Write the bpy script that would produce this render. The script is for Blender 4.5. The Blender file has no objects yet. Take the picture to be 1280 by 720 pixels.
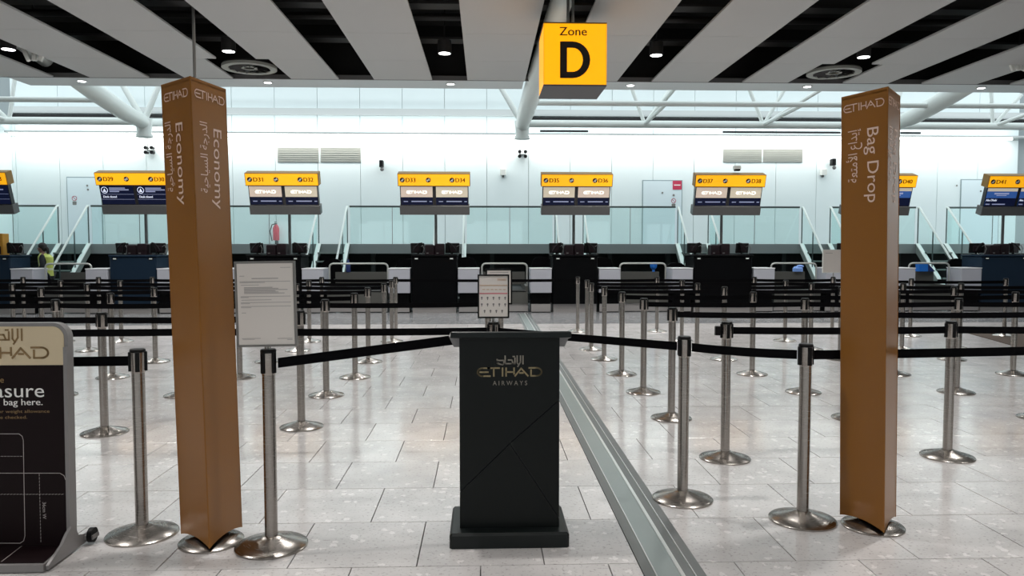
import bpy, math, random
from mathutils import Matrix, Vector
random.seed(7)
R_ = math.radians
SC = bpy.context.scene
COL = SC.collection

# ------------------------------------------------------------------ camera
FPX, CAMH = 950.0, 1.54
PITCH = math.atan(51 / FPX)
YAW = math.atan(34 * math.cos(PITCH) / FPX)
cam_d = bpy.data.cameras.new('camera'); cam = bpy.data.objects.new('camera', cam_d); COL.objects.link(cam)
cam_d.sensor_width = 36; cam_d.lens = FPX / 1280 * 36; cam_d.clip_end = 200
cam.location = (0, 0, CAMH)
cam.rotation_euler = (math.pi / 2 - PITCH, 0, -YAW)
SC.camera = cam
# ------------------------------------------------------------------ world, exposure
w = bpy.data.worlds.new('world'); SC.world = w; w.use_nodes = True
bg = w.node_tree.nodes['Background']
bg.inputs[0].default_value = (.86, .955, .985, 1); bg.inputs[1].default_value = 1.65
SC.view_settings.view_transform = 'Standard'; SC.view_settings.look = 'None'
SC.view_settings.gamma = 1; SC.view_settings.use_curve_mapping = False
SC.view_settings.exposure = 0.0
LAMP_W = 400.0        # each ceiling downlight
COVE_W = 225.0       # the long wall-washing trough on the back wall

# ------------------------------------------------------------------ pixel helpers (a pixel gives a direction; depth from floor or given)
_R = Vector((math.cos(YAW), -math.sin(YAW), 0))
_F = Vector((math.sin(YAW) * math.cos(PITCH), math.cos(YAW) * math.cos(PITCH), -math.sin(PITCH)))
_U = Vector((math.sin(YAW) * math.sin(PITCH), math.cos(YAW) * math.sin(PITCH), math.cos(PITCH)))
def ray(px, py): return _F + _R * ((px - 640) / FPX) - _U * ((py - 360) / FPX)
def onz(px, py, z=0.0):
    r = ray(px, py); return Vector((0, 0, CAMH)) + r * ((z - CAMH) / r.z)
def ond(px, py, d):
    r = ray(px, py); return Vector((0, 0, CAMH)) + r * (d / r.y)

# ------------------------------------------------------------------ materials
MATS = {}
def mat(name, col, rough=.5, metal=0., emit=None, es=0., noise=0., nscale=20., bump=0., spec=None, coat=0.):
    m = bpy.data.materials.new(name); m.use_nodes = True; nt = m.node_tree
    p = nt.nodes['Principled BSDF']
    p.inputs['Base Color'].default_value = (*col, 1); p.inputs['Roughness'].default_value = rough
    p.inputs['Metallic'].default_value = metal
    if spec is not None: p.inputs['Specular IOR Level'].default_value = spec
    if coat: p.inputs['Coat Weight'].default_value = coat
    if emit: p.inputs['Emission Color'].default_value = (*emit, 1); p.inputs['Emission Strength'].default_value = es
    if noise or bump:
        g = nt.nodes.new('ShaderNodeNewGeometry'); n = nt.nodes.new('ShaderNodeTexNoise')
        n.inputs['Scale'].default_value = nscale; n.inputs['Detail'].default_value = 3
        nt.links.new(g.outputs['Position'], n.inputs['Vector'])
        if noise:
            mr = nt.nodes.new('ShaderNodeMapRange')
            mr.inputs['To Min'].default_value = 1 - noise; mr.inputs['To Max'].default_value = 1 + noise
            nt.links.new(n.outputs['Fac'], mr.inputs['Value'])
            hs = nt.nodes.new('ShaderNodeHueSaturation'); hs.inputs['Color'].default_value = (*col, 1)
            nt.links.new(mr.outputs[0], hs.inputs['Value']); nt.links.new(hs.outputs[0], p.inputs['Base Color'])
        if bump:
            bn = nt.nodes.new('ShaderNodeBump'); bn.inputs['Strength'].default_value = bump; bn.inputs['Distance'].default_value = .01
            nt.links.new(n.outputs['Fac'], bn.inputs['Height']); nt.links.new(bn.outputs[0], p.inputs['Normal'])
    MATS[name] = m; return m
def terrazzo(name, base, joints=False, dark=1.0):
    m = bpy.data.materials.new(name); m.use_nodes = True; nt = m.node_tree; N, L = nt.nodes.new, nt.links.new
    p = nt.nodes['Principled BSDF']
    g = N('ShaderNodeNewGeometry')
    n1 = N('ShaderNodeTexNoise'); n1.inputs['Scale'].default_value = 3.2; n1.inputs['Detail'].default_value = 5; L(g.outputs['Position'], n1.inputs['Vector'])
    r1 = N('ShaderNodeValToRGB'); e = r1.color_ramp.elements
    e[0].position = .3; e[0].color = (*[c * .86 * dark for c in base], 1); e[1].position = .7; e[1].color = (*[min(1, c * 1.08 * dark) for c in base], 1)
    L(n1.outputs['Fac'], r1.inputs[0])
    v = N('ShaderNodeTexVoronoi'); v.inputs['Scale'].default_value = 21; nd = N('ShaderNodeTexNoise'); nd.inputs['Scale'].default_value = 40; L(g.outputs['Position'], nd.inputs['Vector']); vm = N('ShaderNodeVectorMath'); vm.operation = 'MULTIPLY_ADD'; vm.inputs[1].default_value = (.05, .05, 0); L(nd.outputs['Color'], vm.inputs[0]); L(g.outputs['Position'], vm.inputs[2]); L(vm.outputs[0], v.inputs['Vector'])
    sep = N('ShaderNodeSeparateColor'); L(v.outputs['Color'], sep.inputs[0])
    ch = N('ShaderNodeMath'); ch.operation = 'GREATER_THAN'; ch.inputs[1].default_value = .87; L(sep.outputs[0], ch.inputs[0])
    dd = N('ShaderNodeMath'); dd.operation = 'LESS_THAN'; dd.inputs[1].default_value = .42; L(v.outputs['Distance'], dd.inputs[0])
    an = N('ShaderNodeMath'); an.operation = 'MULTIPLY'; L(ch.outputs[0], an.inputs[0]); L(dd.outputs[0], an.inputs[1])
    am = N('ShaderNodeMath'); am.operation = 'MULTIPLY'; am.inputs[1].default_value = .5; L(an.outputs[0], am.inputs[0])
    mx = N('ShaderNodeMix'); mx.data_type = 'RGBA'; L(am.outputs[0], mx.inputs[0]); L(r1.outputs[0], mx.inputs[6]); mx.inputs[7].default_value = (.84 * dark, .81 * dark, .80 * dark, 1)
    v2 = N('ShaderNodeTexNoise'); v2.inputs['Scale'].default_value = 55; v2.inputs['Detail'].default_value = 2; L(g.outputs['Position'], v2.inputs['Vector'])
    r2 = N('ShaderNodeValToRGB'); e = r2.color_ramp.elements
    e[0].position = .30; e[0].color = (.62, .6, .6, 1); e[1].position = .42; e[1].color = (1, 1, 1, 1); L(v2.outputs['Fac'], r2.inputs[0])
    mu = N('ShaderNodeMix'); mu.data_type = 'RGBA'; mu.blend_type = 'MULTIPLY'; mu.inputs[0].default_value = .8
    L(mx.outputs[2], mu.inputs[6]); L(r2.outputs[0], mu.inputs[7])
    oi = N('ShaderNodeObjectInfo'); mr = N('ShaderNodeMapRange'); mr.inputs['To Min'].default_value = .93; mr.inputs['To Max'].default_value = 1.05; L(oi.outputs['Random'], mr.inputs['Value'])
    hs = N('ShaderNodeHueSaturation'); L(mu.outputs[2], hs.inputs['Color']); L(mr.outputs[0], hs.inputs['Value'])
    out = hs.outputs[0]
    if joints:
        mp = N('ShaderNodeVectorMath'); mp.operation = 'SUBTRACT'; mp.inputs[1].default_value = (TX0, TY0, 0); L(g.outputs['Position'], mp.inputs[0])
        br = N('ShaderNodeTexBrick'); br.offset = .5; br.offset_frequency = 2; br.squash = 1; br.squash_frequency = 2
        br.inputs['Scale'].default_value = 1; br.inputs['Mortar Size'].default_value = .002; br.inputs['Mortar Smooth'].default_value = 0
        br.inputs['Brick Width'].default_value = TW; br.inputs['Row Height'].default_value = TD; br.inputs['Bias'].default_value = 0
        br.inputs['Color1'].default_value = (1, 1, 1, 1); br.inputs['Color2'].default_value = (.93, .93, .93, 1); br.inputs['Mortar'].default_value = (.4, .4, .4, 1)
        L(mp.outputs[0], br.inputs['Vector'])
        m2 = N('ShaderNodeMix'); m2.data_type = 'RGBA'; m2.blend_type = 'MULTIPLY'; m2.inputs[0].default_value = 1
        L(out, m2.inputs[6]); L(br.outputs['Color'], m2.inputs[7]); out = m2.outputs[2]
    L(out, p.inputs['Base Color'])
    n3 = N('ShaderNodeTexNoise'); n3.inputs['Scale'].default_value = 1.3; L(g.outputs['Position'], n3.inputs['Vector'])
    m3 = N('ShaderNodeMapRange'); m3.inputs['To Min'].default_value = .10; m3.inputs['To Max'].default_value = .22; L(n3.outputs['Fac'], m3.inputs['Value'])
    L(m3.outputs[0], p.inputs['Roughness']); p.inputs['Specular IOR Level'].default_value = .75
    MATS[name] = m; return m
def brushed(name, col, rough):
    m = mat(name, col, rough, 1.0); nt = m.node_tree; p = nt.nodes['Principled BSDF']
    g = nt.nodes.new('ShaderNodeNewGeometry'); mp = nt.nodes.new('ShaderNodeMapping'); mp.inputs['Scale'].default_value = (4, 4, 300)
    n = nt.nodes.new('ShaderNodeTexNoise'); n.inputs['Scale'].default_value = 3
    mr = nt.nodes.new('ShaderNodeMapRange'); mr.inputs['To Min'].default_value = rough - .06; mr.inputs['To Max'].default_value = rough + .08
    nt.links.new(g.outputs['Position'], mp.inputs[0]); nt.links.new(mp.outputs[0], n.inputs['Vector']); nt.links.new(n.outputs['Fac'], mr.inputs['Value']); nt.links.new(mr.outputs[0], p.inputs['Roughness'])
    return m
def glass(name, tint, refl=.12, ior=1.45):
    m = bpy.data.materials.new(name); m.use_nodes = True; nt = m.node_tree; nt.nodes.clear(); N, L = nt.nodes.new, nt.links.new
    o = N('ShaderNodeOutputMaterial'); t = N('ShaderNodeBsdfTransparent'); t.inputs[0].default_value = (*tint, 1)
    gl = N('ShaderNodeBsdfGlossy'); gl.inputs['Roughness'].default_value = .03
    fr = N('ShaderNodeFresnel'); fr.inputs['IOR'].default_value = ior
    ad = N('ShaderNodeMath'); ad.operation = 'ADD'; ad.inputs[1].default_value = refl * .3; L(fr.outputs[0], ad.inputs[0])
    mx = N('ShaderNodeMixShader'); (L(ad.outputs[0], mx.inputs[0]) if ior else setattr(mx.inputs[0], 'default_value', .04)); L(t.outputs[0], mx.inputs[1]); L(gl.outputs[0], mx.inputs[2]); L(mx.outputs[0], o.inputs[0])
    MATS[name] = m; return m
TW, TD = .62, .602
TX0, TY0 = -.333, 3.006            # grid origin: rows start at TY0, rows with even index are shifted by half a tile
terrazzo('tile', (.585, .565, .56))
terrazzo('floor_far', (.585, .565, .56), True)
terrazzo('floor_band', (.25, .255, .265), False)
mat('grout', (.10, .095, .09), .9)
mat('wall_panel', (.76, .84, .85), .55, noise=.02, nscale=1.5)
mat('wall_core', (.30, .34, .35), .8)
mat('ledge', (.55, .58, .58), .5)
mat('black_slot', (.006, .006, .007), .8)
mat('grille', (.33, .34, .31), .6)
mat('slab', (.30, .34, .34), .5)
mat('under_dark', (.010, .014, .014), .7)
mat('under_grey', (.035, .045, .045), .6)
mat('ceil_panel', (.46, .46, .455), .6, noise=.03, nscale=.8)
mat('ceil_trim', (.62, .66, .67), .55)
mat('ceil_dark_trim', (.12, .12, .12), .6)
mat('plenum', (.004, .004, .004), .9)
mat('duct', (.022, .021, .021), .6)
mat('truss', (.70, .75, .73), .4)
mat('lamp_glow', (.9, .9, .9), .5, emit=(1, 1, 1), es=6)
mat('trough_glow', (.9, .9, .9), .5, emit=(1, .99, .93), es=4)
brushed('steel', (.37, .345, .32), .24)
brushed('steel_far', (.34, .325, .31), .28)
mat('steel_plain', (.42, .41, .39), .4, .9)
mat('alu', (.20, .21, .21), .42, .7, noise=.06, nscale=8)
mat('alu_plate', (.33, .375, .37), .34, .6, noise=.05, nscale=5)
mat('alu_bright', (.85, .86, .85), .3, .8)
mat('black_plastic', (.004, .004, .0045), .45, spec=.2)
mat('belt', (.0022, .0022, .003), .8, noise=.2, nscale=200, spec=.08)
mat('podium', (.0048, .0066, .0062), .38, noise=.1, nscale=3, spec=.2)
mat('podium_edge', (.007, .010, .010), .38, spec=.3)
mat('gold', (.30, .24, .13), .4, .4)
mat('gold_dim', (.26, .24, .20), .5)
mat('pillar', (.275, .115, .024), .28, noise=.05, nscale=2, spec=.3)
mat('pillar_text', (.80, .60, .50), .5)
mat('white_print', (.85, .85, .83), .6)
mat('paper', (.74, .70, .66), .6)
mat('ink', (.20, .19, .19), .7)
mat('ink_light', (.42, .40, .39), .7)
mat('pink_print', (.62, .18, .22), .6)
mat('beige_print', (.62, .46, .34), .6)
mat('frame_grey', (.22, .21, .20), .4, .5)
mat('sizer_beige', (.66, .55, .37), .5)
mat('sizer_dark', (.0085, .0036, .0045), .5, spec=.15)
mat('sizer_gold', (.27, .17, .07), .5)
mat('sizer_frame', (.26, .25, .25), .45, .3)
mat('sizer_line', (.45, .41, .40), .5)
mat('yellow_lit', (.9, .45, .01), .4, emit=(1.0, .42, .0), es=.75)
mat('yellow_zone', (.9, .42, .01), .4, emit=(1.0, .43, .0), es=.95)
mat('yellow_core', (.9, .5, .03), .4, emit=(1.0, .56, .02), es=1.05)
mat('zone_edge', (.25, .13, .01), .5)
mat('zone_under', (.10, .10, .11), .5)
mat('dark_letter', (.012, .004, .003), .6)
mat('sign_letter', (.09, .028, .002), .6, spec=.1)
mat('screen_black', (.006, .006, .010), .2)
mat('screen_navy', (.002, .003, .008), .3, emit=(.006, .012, .06), es=.35, spec=.15)
mat('screen_blue', (.02, .06, .2), .25, emit=(.03, .10, .34), es=.6)
mat('screen_beige', (.4, .36, .27), .3, emit=(.62, .54, .42), es=.62)
mat('screen_pink', (.4, .34, .28), .3, emit=(.66, .52, .43), es=.62)
mat('screen_text', (.7, .7, .75), .4, emit=(.72, .80, 1.0), es=.7)
mat('screen_text_dim', (.3, .3, .4), .4, emit=(.3, .36, .6), es=.5)
mat('screen_white', (.9, .9, .85), .4, emit=(1, .97, .9), es=1.0)
mat('sign_shelf', (.115, .115, .115), .35, .4)
mat('sign_pole', (.12, .13, .13), .4, .5)
mat('desk_black', (.0012, .0014, .002), .5, spec=.08)
mat('desk_navy', (.006, .018, .037), .45, spec=.2)
mat('module_white', (.42, .43, .48), .45)
mat('module_cap', (.74, .74, .76), .5)
mat('conv_steel', (.10, .10, .092), .5, .3)
mat('conv_belt', (.012, .013, .013), .6)
mat('rail_steel', (.52, .53, .50), .35, .6)
mat('maroon_device', (.014, .007, .010), .5, spec=.2)
mat('device_grey', (.16, .16, .16), .5)
mat('sticker', (.75, .80, .78), .5)
mat('stair_white', (.80, .88, .85), .4)
mat('stair_grey', (.30, .36, .34), .5)
mat('tread', (.045, .055, .055), .6)
mat('rail_dark', (.09, .12, .12), .4, .3)
glass('balustrade_glass', (.93, 1.0, .995), .0)
glass('stair_glass', (.94, .995, .99), .0, 0)
mat('chair_black', (.0015, .0015, .002), .8, spec=.08)
mat('blue_thing', (.01, .16, .62), .4)
mat('blue_dark', (.006, .02, .12), .5)
mat('blue_pale', (.20, .36, .78), .5)
mat('yellow_box', (.50, .24, .015), .5)
mat('red_paint', (.55, .02, .05), .4)
mat('red_sign', (.55, .035, .09), .5)
mat('door_panel', (.70, .80, .84), .5)
mat('door_gap', (.25, .33, .35), .6)
mat('white_box', (.75, .76, .72), .5)
mat('skin', (.17, .085, .06), .5)
mat('hair', (.008, .006, .006), .6)
mat('hi_vis', (.48, .55, .12), .6)
mat('hi_vis_band', (.62, .66, .45), .4)
mat('dark_cloth', (.010, .013, .018), .8)
mat('mat_brown', (.055, .034, .022), .9, noise=.15, nscale=40)
mat('kick_steel', (.34, .325, .32), .45, .2)
mat('rear_wall', (.34, .33, .32), .7)
mat('wood_grey', (.2, .2, .19), .6)

# ------------------------------------------------------------------ mesh building
class MB:
    def __init__(s): s.v = []; s.f = []
    def add(s, vs, fs):
        n = len(s.v); s.v += [Vector(v) for v in vs]; s.f += [tuple(i + n for i in f) for f in fs]; return s
    def box(s, a, b, M=None):
        (x0, y0, z0), (x1, y1, z1) = a, b
        vs = [Vector(p) for p in ((x0, y0, z0), (x1, y0, z0), (x1, y1, z0), (x0, y1, z0), (x0, y0, z1), (x1, y0, z1), (x1, y1, z1), (x0, y1, z1))]
        if M: vs = [M @ v for v in vs]
        return s.add(vs, [(0, 3, 2, 1), (4, 5, 6, 7), (0, 1, 5, 4), (1, 2, 6, 5), (2, 3, 7, 6), (3, 0, 4, 7)])
    def bbox(s, a, b, c=.01, M=None):
        """box with chamfered vertical and top edges"""
        (x0, y0, z0), (x1, y1, z1) = a, b
        o = [(x0 + c, y0), (x1 - c, y0), (x1, y0 + c), (x1, y1 - c), (x1 - c, y1), (x0 + c, y1), (x0, y1 - c), (x0, y0 + c)]
        i = [(min(max(x, x0 + c), x1 - c), min(max(y, y0 + c), y1 - c)) for x, y in o]
        vs = [Vector((x, y, z0)) for x, y in o] + [Vector((x, y, z1 - c)) for x, y in o] + [Vector((x, y, z1)) for x, y in i]
        if M: vs = [M @ v for v in vs]
        fs = [tuple(range(7, -1, -1)), tuple(range(16, 24))]
        for k in range(8):
            j = (k + 1) % 8; fs += [(k, j, 8 + j, 8 + k), (8 + k, 8 + j, 16 + j, 16 + k)]
        return s.add(vs, fs)
    def cyl(s, p0, p1, r0, r1=None, n=14, caps=True):
        p0, p1 = Vector(p0), Vector(p1); r1 = r0 if r1 is None else r1
        d = (p1 - p0).normalized(); u = d.orthogonal().normalized(); w_ = d.cross(u)
        vs = []
        for p, r in ((p0, r0), (p1, r1)):
            for k in range(n):
                a = 2 * math.pi * k / n; vs.append(p + (u * math.cos(a) + w_ * math.sin(a)) * r)
        fs = [(k, (k + 1) % n, n + (k + 1) % n, n + k) for k in range(n)]
        if caps: fs += [tuple(range(n - 1, -1, -1)), tuple(range(n, 2 * n))]
        return s.add(vs, fs)
    def lathe(s, prof, n=32, c=(0, 0, 0)):
        c = Vector(c); vs = []
        for r, z in prof:
            for k in range(n):
                a = 2 * math.pi * k / n; vs.append(c + Vector((r * math.cos(a), r * math.sin(a), z)))
        fs = []
        for i in range(len(prof) - 1):
            for k in range(n):
                j = (k + 1) % n; fs.append((i * n + k, i * n + j, (i + 1) * n + j, (i + 1) * n + k))
        fs.append(tuple(range(n - 1, -1, -1))); m = (len(prof) - 1) * n; fs.append(tuple(range(m, m + n)))
        return s.add(vs, fs)
    def path(s, pts, r, n=8):
        pts = [Vector(p) for p in pts]; rs = r if isinstance(r, (list, tuple)) else [r] * len(pts)
        vs = []; u = None
        for i, p in enumerate(pts):
            d = (pts[min(i + 1, len(pts) - 1)] - pts[max(i - 1, 0)]).normalized()
            if u is None: u = d.orthogonal().normalized()
            u = (u - d * u.dot(d)).normalized(); w_ = d.cross(u)
            for k in range(n):
                a = 2 * math.pi * k / n; vs.append(p + (u * math.cos(a) + w_ * math.sin(a)) * rs[i])
        fs = []
        for i in range(len(pts) - 1):
            for k in range(n):
                j = (k + 1) % n; fs.append((i * n + k, i * n + j, (i + 1) * n + j, (i + 1) * n + k))
        fs.append(tuple(range(n - 1, -1, -1))); m = (len(pts) - 1) * n; fs.append(tuple(range(m, m + n)))
        return s.add(vs, fs)
    def prism(s, poly, h, M=None):
        """poly in local xy, extruded along local z from 0 to h"""
        n = len(poly); vs = [Vector((x, y, 0)) for x, y in poly] + [Vector((x, y, h)) for x, y in poly]
        if M: vs = [M @ v for v in vs]
        return s.add(vs, [tuple(range(n - 1, -1, -1)), tuple(range(n, 2 * n))] + [(k, (k + 1) % n, n + (k + 1) % n, n + k) for k in range(n)])
    def ball(s, c, r, n=12, m=8, M=None):
        c = Vector(c); rx, ry, rz = r if isinstance(r, (tuple, list)) else (r, r, r); vs = []
        for i in range(m + 1):
            t = math.pi * i / m
            for k in range(n):
                a = 2 * math.pi * k / n; q = Vector((rx * math.sin(t) * math.cos(a), ry * math.sin(t) * math.sin(a), rz * math.cos(t)))
                vs.append(c + (M @ q if M else q))
        return s.add(vs, [(i * n + k, (i + 1) * n + k, (i + 1) * n + (k + 1) % n, i * n + (k + 1) % n) for i in range(m) for k in range(n)])
    def stroke(s, pts, t, M, h=.0006):
        """flat lettering stroke: a thin slab along a 2D polyline"""
        for (x0, y0), (x1, y1) in zip(pts[:-1], pts[1:]):
            d = Vector((x1 - x0, y1 - y0)); l = d.length
            if l < 1e-9: continue
            d /= l; q = Vector((-d.y, d.x)) * t / 2; e = d * t * .35
            a, b = Vector((x0, y0)) - e, Vector((x1, y1)) + e
            s.prism([tuple(a - q), tuple(b - q), tuple(b + q), tuple(a + q)], h, M)
        return s
    def mesh(s, name, smooth=True):
        me = bpy.data.meshes.new(name); me.from_pydata([tuple(v) for v in s.v], [], s.f); me.validate()
        if smooth:
            me.polygons.foreach_set('use_smooth', [True] * len(me.polygons)); me.set_sharp_from_angle(angle=R_(32))
        return me
WM = {}
def obj(name, mesh_or_mb, m, parent=None, world=True, smooth=True, stuff=False):
    """link one mesh object; with world=True the vertices of the MB are in world space and moved into the parent's space"""
    if isinstance(mesh_or_mb, MB):
        if parent is not None and world:
            inv = WM[parent.name].inverted(); mesh_or_mb.v = [inv @ v for v in mesh_or_mb.v]
        mesh_or_mb = mesh_or_mb.mesh(name, smooth)
    o = bpy.data.objects.new(name, mesh_or_mb)
    if m and not mesh_or_mb.materials: mesh_or_mb.materials.append(MATS[m])
    COL.objects.link(o)
    if parent is not None: o.parent = parent; WM[o.name] = WM[parent.name]
    else: WM[o.name] = Matrix.Identity(4)
    if stuff: o['kind'] = 'stuff'
    return o
def tag(o, label, cat, group=None):
    o['label'] = label; o['category'] = cat
    if group: o['group'] = group
    return o
def thing(name, label, cat, loc=(0, 0, 0), rz=0, group=None, M=None):
    o = bpy.data.objects.new(name, None); COL.objects.link(o); o.empty_display_size = .1
    mm = M if M is not None else Matrix.Translation(Vector(loc)) @ Matrix.Rotation(rz, 4, 'Z')
    o.matrix_world = mm; WM[o.name] = mm
    return tag(o, label, cat, group)
def struct(name, mb, m, label=None):
    o = obj(name, mb, m); o['kind'] = 'structure'
    if label: o['label'] = label
    return o
def solid(name, mb, m, label, cat, group=None):
    """a top-level thing that is one mesh: origin moved to its base"""
    lo = Vector((min(v.x for v in mb.v), min(v.y for v in mb.v), min(v.z for v in mb.v))); hi = Vector((max(v.x for v in mb.v), max(v.y for v in mb.v), 0))
    c = Vector(((lo.x + hi.x) / 2, (lo.y + hi.y) / 2, lo.z)); mb.v = [v - c for v in mb.v]
    o = obj(name, mb, m); o.location = c; WM[o.name] = Matrix.Translation(c)
    return tag(o, label, cat, group)
def frame(o, x, y):
    """matrix with origin o, local x along x, local y along y"""
    x = Vector(x).normalized(); y = Vector(y); y = (y - x * y.dot(x)).normalized(); z = x.cross(y); o = Vector(o)
    return Matrix(((x.x, y.x, z.x, o.x), (x.y, y.y, z.y, o.y), (x.z, y.z, z.z, o.z), (0, 0, 0, 1)))
_TX = {}
def text_geo(s, ext=0.0):
    if s in _TX: return _TX[s]
    c = bpy.data.curves.new('t', 'FONT'); c.body = s; c.resolution_u = 3; o = bpy.data.objects.new('t', c); COL.objects.link(o)
    dg = bpy.context.evaluated_depsgraph_get(); me = o.evaluated_get(dg).to_mesh()
    vs = [v.co.copy() for v in me.vertices]; fs = [tuple(p.vertices) for p in me.polygons]
    bpy.data.objects.remove(o); bpy.data.curves.remove(c); _TX[s] = (vs, fs); return vs, fs
def text(mb, s, M, h=None, wid=None, align='l', size=None, bold=0):
    """lay text flat into the local xy plane of M; h = cap height, wid = forced total width"""
    vs, fs = text_geo(s)
    if not vs: return mb
    x0 = min(v.x for v in vs); x1 = max(v.x for v in vs)
    k = (h / .69) if h else size; kx = (wid / (x1 - x0)) if wid else k
    if not k: k = kx
    off = {'l': x0, 'c': (x0 + x1) / 2, 'r': x1}[align]
    mb.add([M @ Vector(((v.x - off) * kx, v.y * k, .0004)) for v in vs], fs)
    if bold: mb.add([M @ Vector(((v.x - off) * kx + bold, v.y * k, .0007)) for v in vs], fs)
    return mb
def T2(x, y, deg=0, z=0): return Matrix.Translation((x, y, z)) @ Matrix.Rotation(R_(deg), 4, 'Z')
def arc(cx, cy, rx, ry, a0, a1, n=8): return [(cx + rx * math.cos(R_(a0 + (a1 - a0) * k / n)), cy + ry * math.sin(R_(a0 + (a1 - a0) * k / n))) for k in range(n + 1)]
LOGO = [[(1.5, 1), (.62, 1)] + arc(.62, .5, .62, .5, 90, 270, 10) + [(1.55, 0)], [(.25, .5), (1.3, .5)],
        [(1.25, 1), (2.7, 1)], [(2.0, 1), (2.0, 0)], [(3.08, 1), (3.08, 0)], [(3.52, 1), (3.52, 0)], [(3.52, .5), (4.5, .5)], [(4.5, 1), (4.5, .25)],
        [(4.62, 0), (5.38, .95), (6.22, 0)], [(5.2, .38), (5.62, .38)],
        [(6.35, 1), (7.25, 1)] + arc(7.25, .5, .65, .5, 90, -90, 10) + [(6.6, 0), (6.6, .75)]]
def logo(mb, M, h, wid, t=.19):
    sx = wid / 7.9
    for st in LOGO:
        mb.stroke([(x * sx - wid / 2, y * h) for x, y in st], t * h * .95, M)
    return mb
AR_ECON = '\uFE94\uFEF4\uFEA3\uFE8E\uFEF4\uFEB4\uFEDF\uFE8D \uFE94\uFE9F\uFEAD\uFEAA\uFEDF\uFE8D'
AR_BAG = '\uFE94\uFECC\uFE98\uFEE3\uFEF7\uFE8D \uFEC9\uFE8D\uFEAA\uFEF3\uFE87'
# Arabic airline wordmark drawn as strokes (kufic, read right to left), unit height 1, width 3
ARLOGO = [[(3.0, 1), (3.0, 0)], [(2.72, 1), (2.72, .25), (2.52, -.15), (2.35, .15), (2.35, 1)], [(2.52, -.15), (2.42, -.32)],
          [(2.1, .75), (2.1, .05), (1.75, .05)], [(2.02, .92), (2.06, .92)], [(1.88, .92), (1.92, .92)],
          [(1.35, .5), (1.75, .5), (1.9, .05), (1.05, .05), (1.0, .2), (1.0, 1)],
          [(.1, .58), (.1, .45), (.85, .45), (.85, .05), (.7, -.1), (.1, .1)], [(.1, .1), (.3, .1)]]
def arlogo(mb, M, h, wid, t=.14):
    for st in ARLOGO: mb.stroke([((x - 1.5) * wid / 3, y * h) for x, y in st], t * h, M)
    return mb
def rrect(x0, y0, x1, y1, r, n=5):
    return arc(x1 - r, y1 - r, r, r, 0, 90, n) + arc(x0 + r, y1 - r, r, r, 90, 180, n) + arc(x0 + r, y0 + r, r, r, 180, 270, n) + arc(x1 - r, y0 + r, r, r, 270, 360, n)

# ================================================================== THE SETTING
CH0, CH1 = .746, 1.036                       # metal floor joint strip
FX0, FX1, FY0, FY1 = -6.843, 7.417, TY0, TY0 + 11 * TD      # field of real tiles
fl = MB()
def slab(mb, x0, x1, y0, y1, z1=0., z0=-.06): mb.box((x0, y0, z0), (x1, y1, z1))
BX0, BX1, BY0, BY1 = -22, 22, -9, 15.2
slab(fl, BX0, BX1, BY0, FY0); slab(fl, BX0, FX0, FY0, FY1); slab(fl, FX1, BX1, FY0, FY1); slab(fl, BX0, BX1, FY1, BY1)
floor = struct('floor', fl, 'floor_far', 'polished pale grey stone tile floor')
gb = MB(); gb.box((FX0, FY0, -.06), (FX1, FY1, -.02))
obj('grout_bed', gb, 'grout', floor)
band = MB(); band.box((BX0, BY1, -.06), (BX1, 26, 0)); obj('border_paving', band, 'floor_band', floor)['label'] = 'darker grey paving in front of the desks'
TCACHE = {}
def tile(x0, x1, y0):
    k = round(x1 - x0, 4)
    if k not in TCACHE:
        m = MB(); g = .0026; c = .0012; a, b, d = -k / 2 + g, k / 2 - g, TD - 2 * g
        o = [(a, 0), (b, 0), (b, d), (a, d)]; i = [(a + c, c), (b - c, c), (b - c, d - c), (a + c, d - c)]
        m.add([(x, y, -.02) for x, y in o] + [(x, y, -c) for x, y in o] + [(x, y, 0) for x, y in i],
              [(8, 9, 10, 11)] + [(q, (q + 1) % 4, 4 + (q + 1) % 4, 4 + q) for q in range(4)] + [(4 + q, 4 + (q + 1) % 4, 8 + (q + 1) % 4, 8 + q) for q in range(4)])
        TCACHE[k] = m.mesh('tile', False)
    o = obj('tile', TCACHE[k], 'tile', floor); o.location = ((x0 + x1) / 2, y0 + .0026, 0)
for r in range(11):
    off = TX0 - (TW / 2 if r % 2 == 0 else 0); y = TY0 + r * TD
    k0 = math.floor((FX0 - off) / TW) - 1
    for k in range(k0, k0 + 30):
        a, b = max(off + k * TW, FX0), min(off + (k + 1) * TW, FX1)
        if b - a < .03: continue
        if a < CH1 and b > CH0:
            if CH0 - a > .03: tile(a, CH0, y)
            if b - CH1 > .03: tile(CH1, b, y)
        else: tile(a, b, y)
js = thing('floor_joint_cover', 'long ribbed aluminium joint strip set flush into the floor', 'floor strip', (.89, 3, 0))
cy0, cy1 = 0.0, 17.6
def strip(nm, x0, x1, z1, m):
    q = MB(); q.box((x0, cy0, -.02), (x1, cy1, z1)); obj(nm, q, m, js)
strip('edge_strip', CH0, CH0 + .052, .004, 'alu'); strip('rib', CH0 + .052, CH0 + .058, .009, 'alu_bright')
strip('cover_plate', CH0 + .058, CH0 + .170, .003, 'alu_plate'); strip('rib', CH0 + .170, CH0 + .188, .010, 'alu_bright')
strip('edge_strip', CH0 + .188, CH0 + .236, .004, 'alu'); strip('rib', CH0 + .236, CH0 + .241, .009, 'alu_bright'); strip('edge_strip', CH0 + .241, CH1, .004, 'alu')

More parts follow.
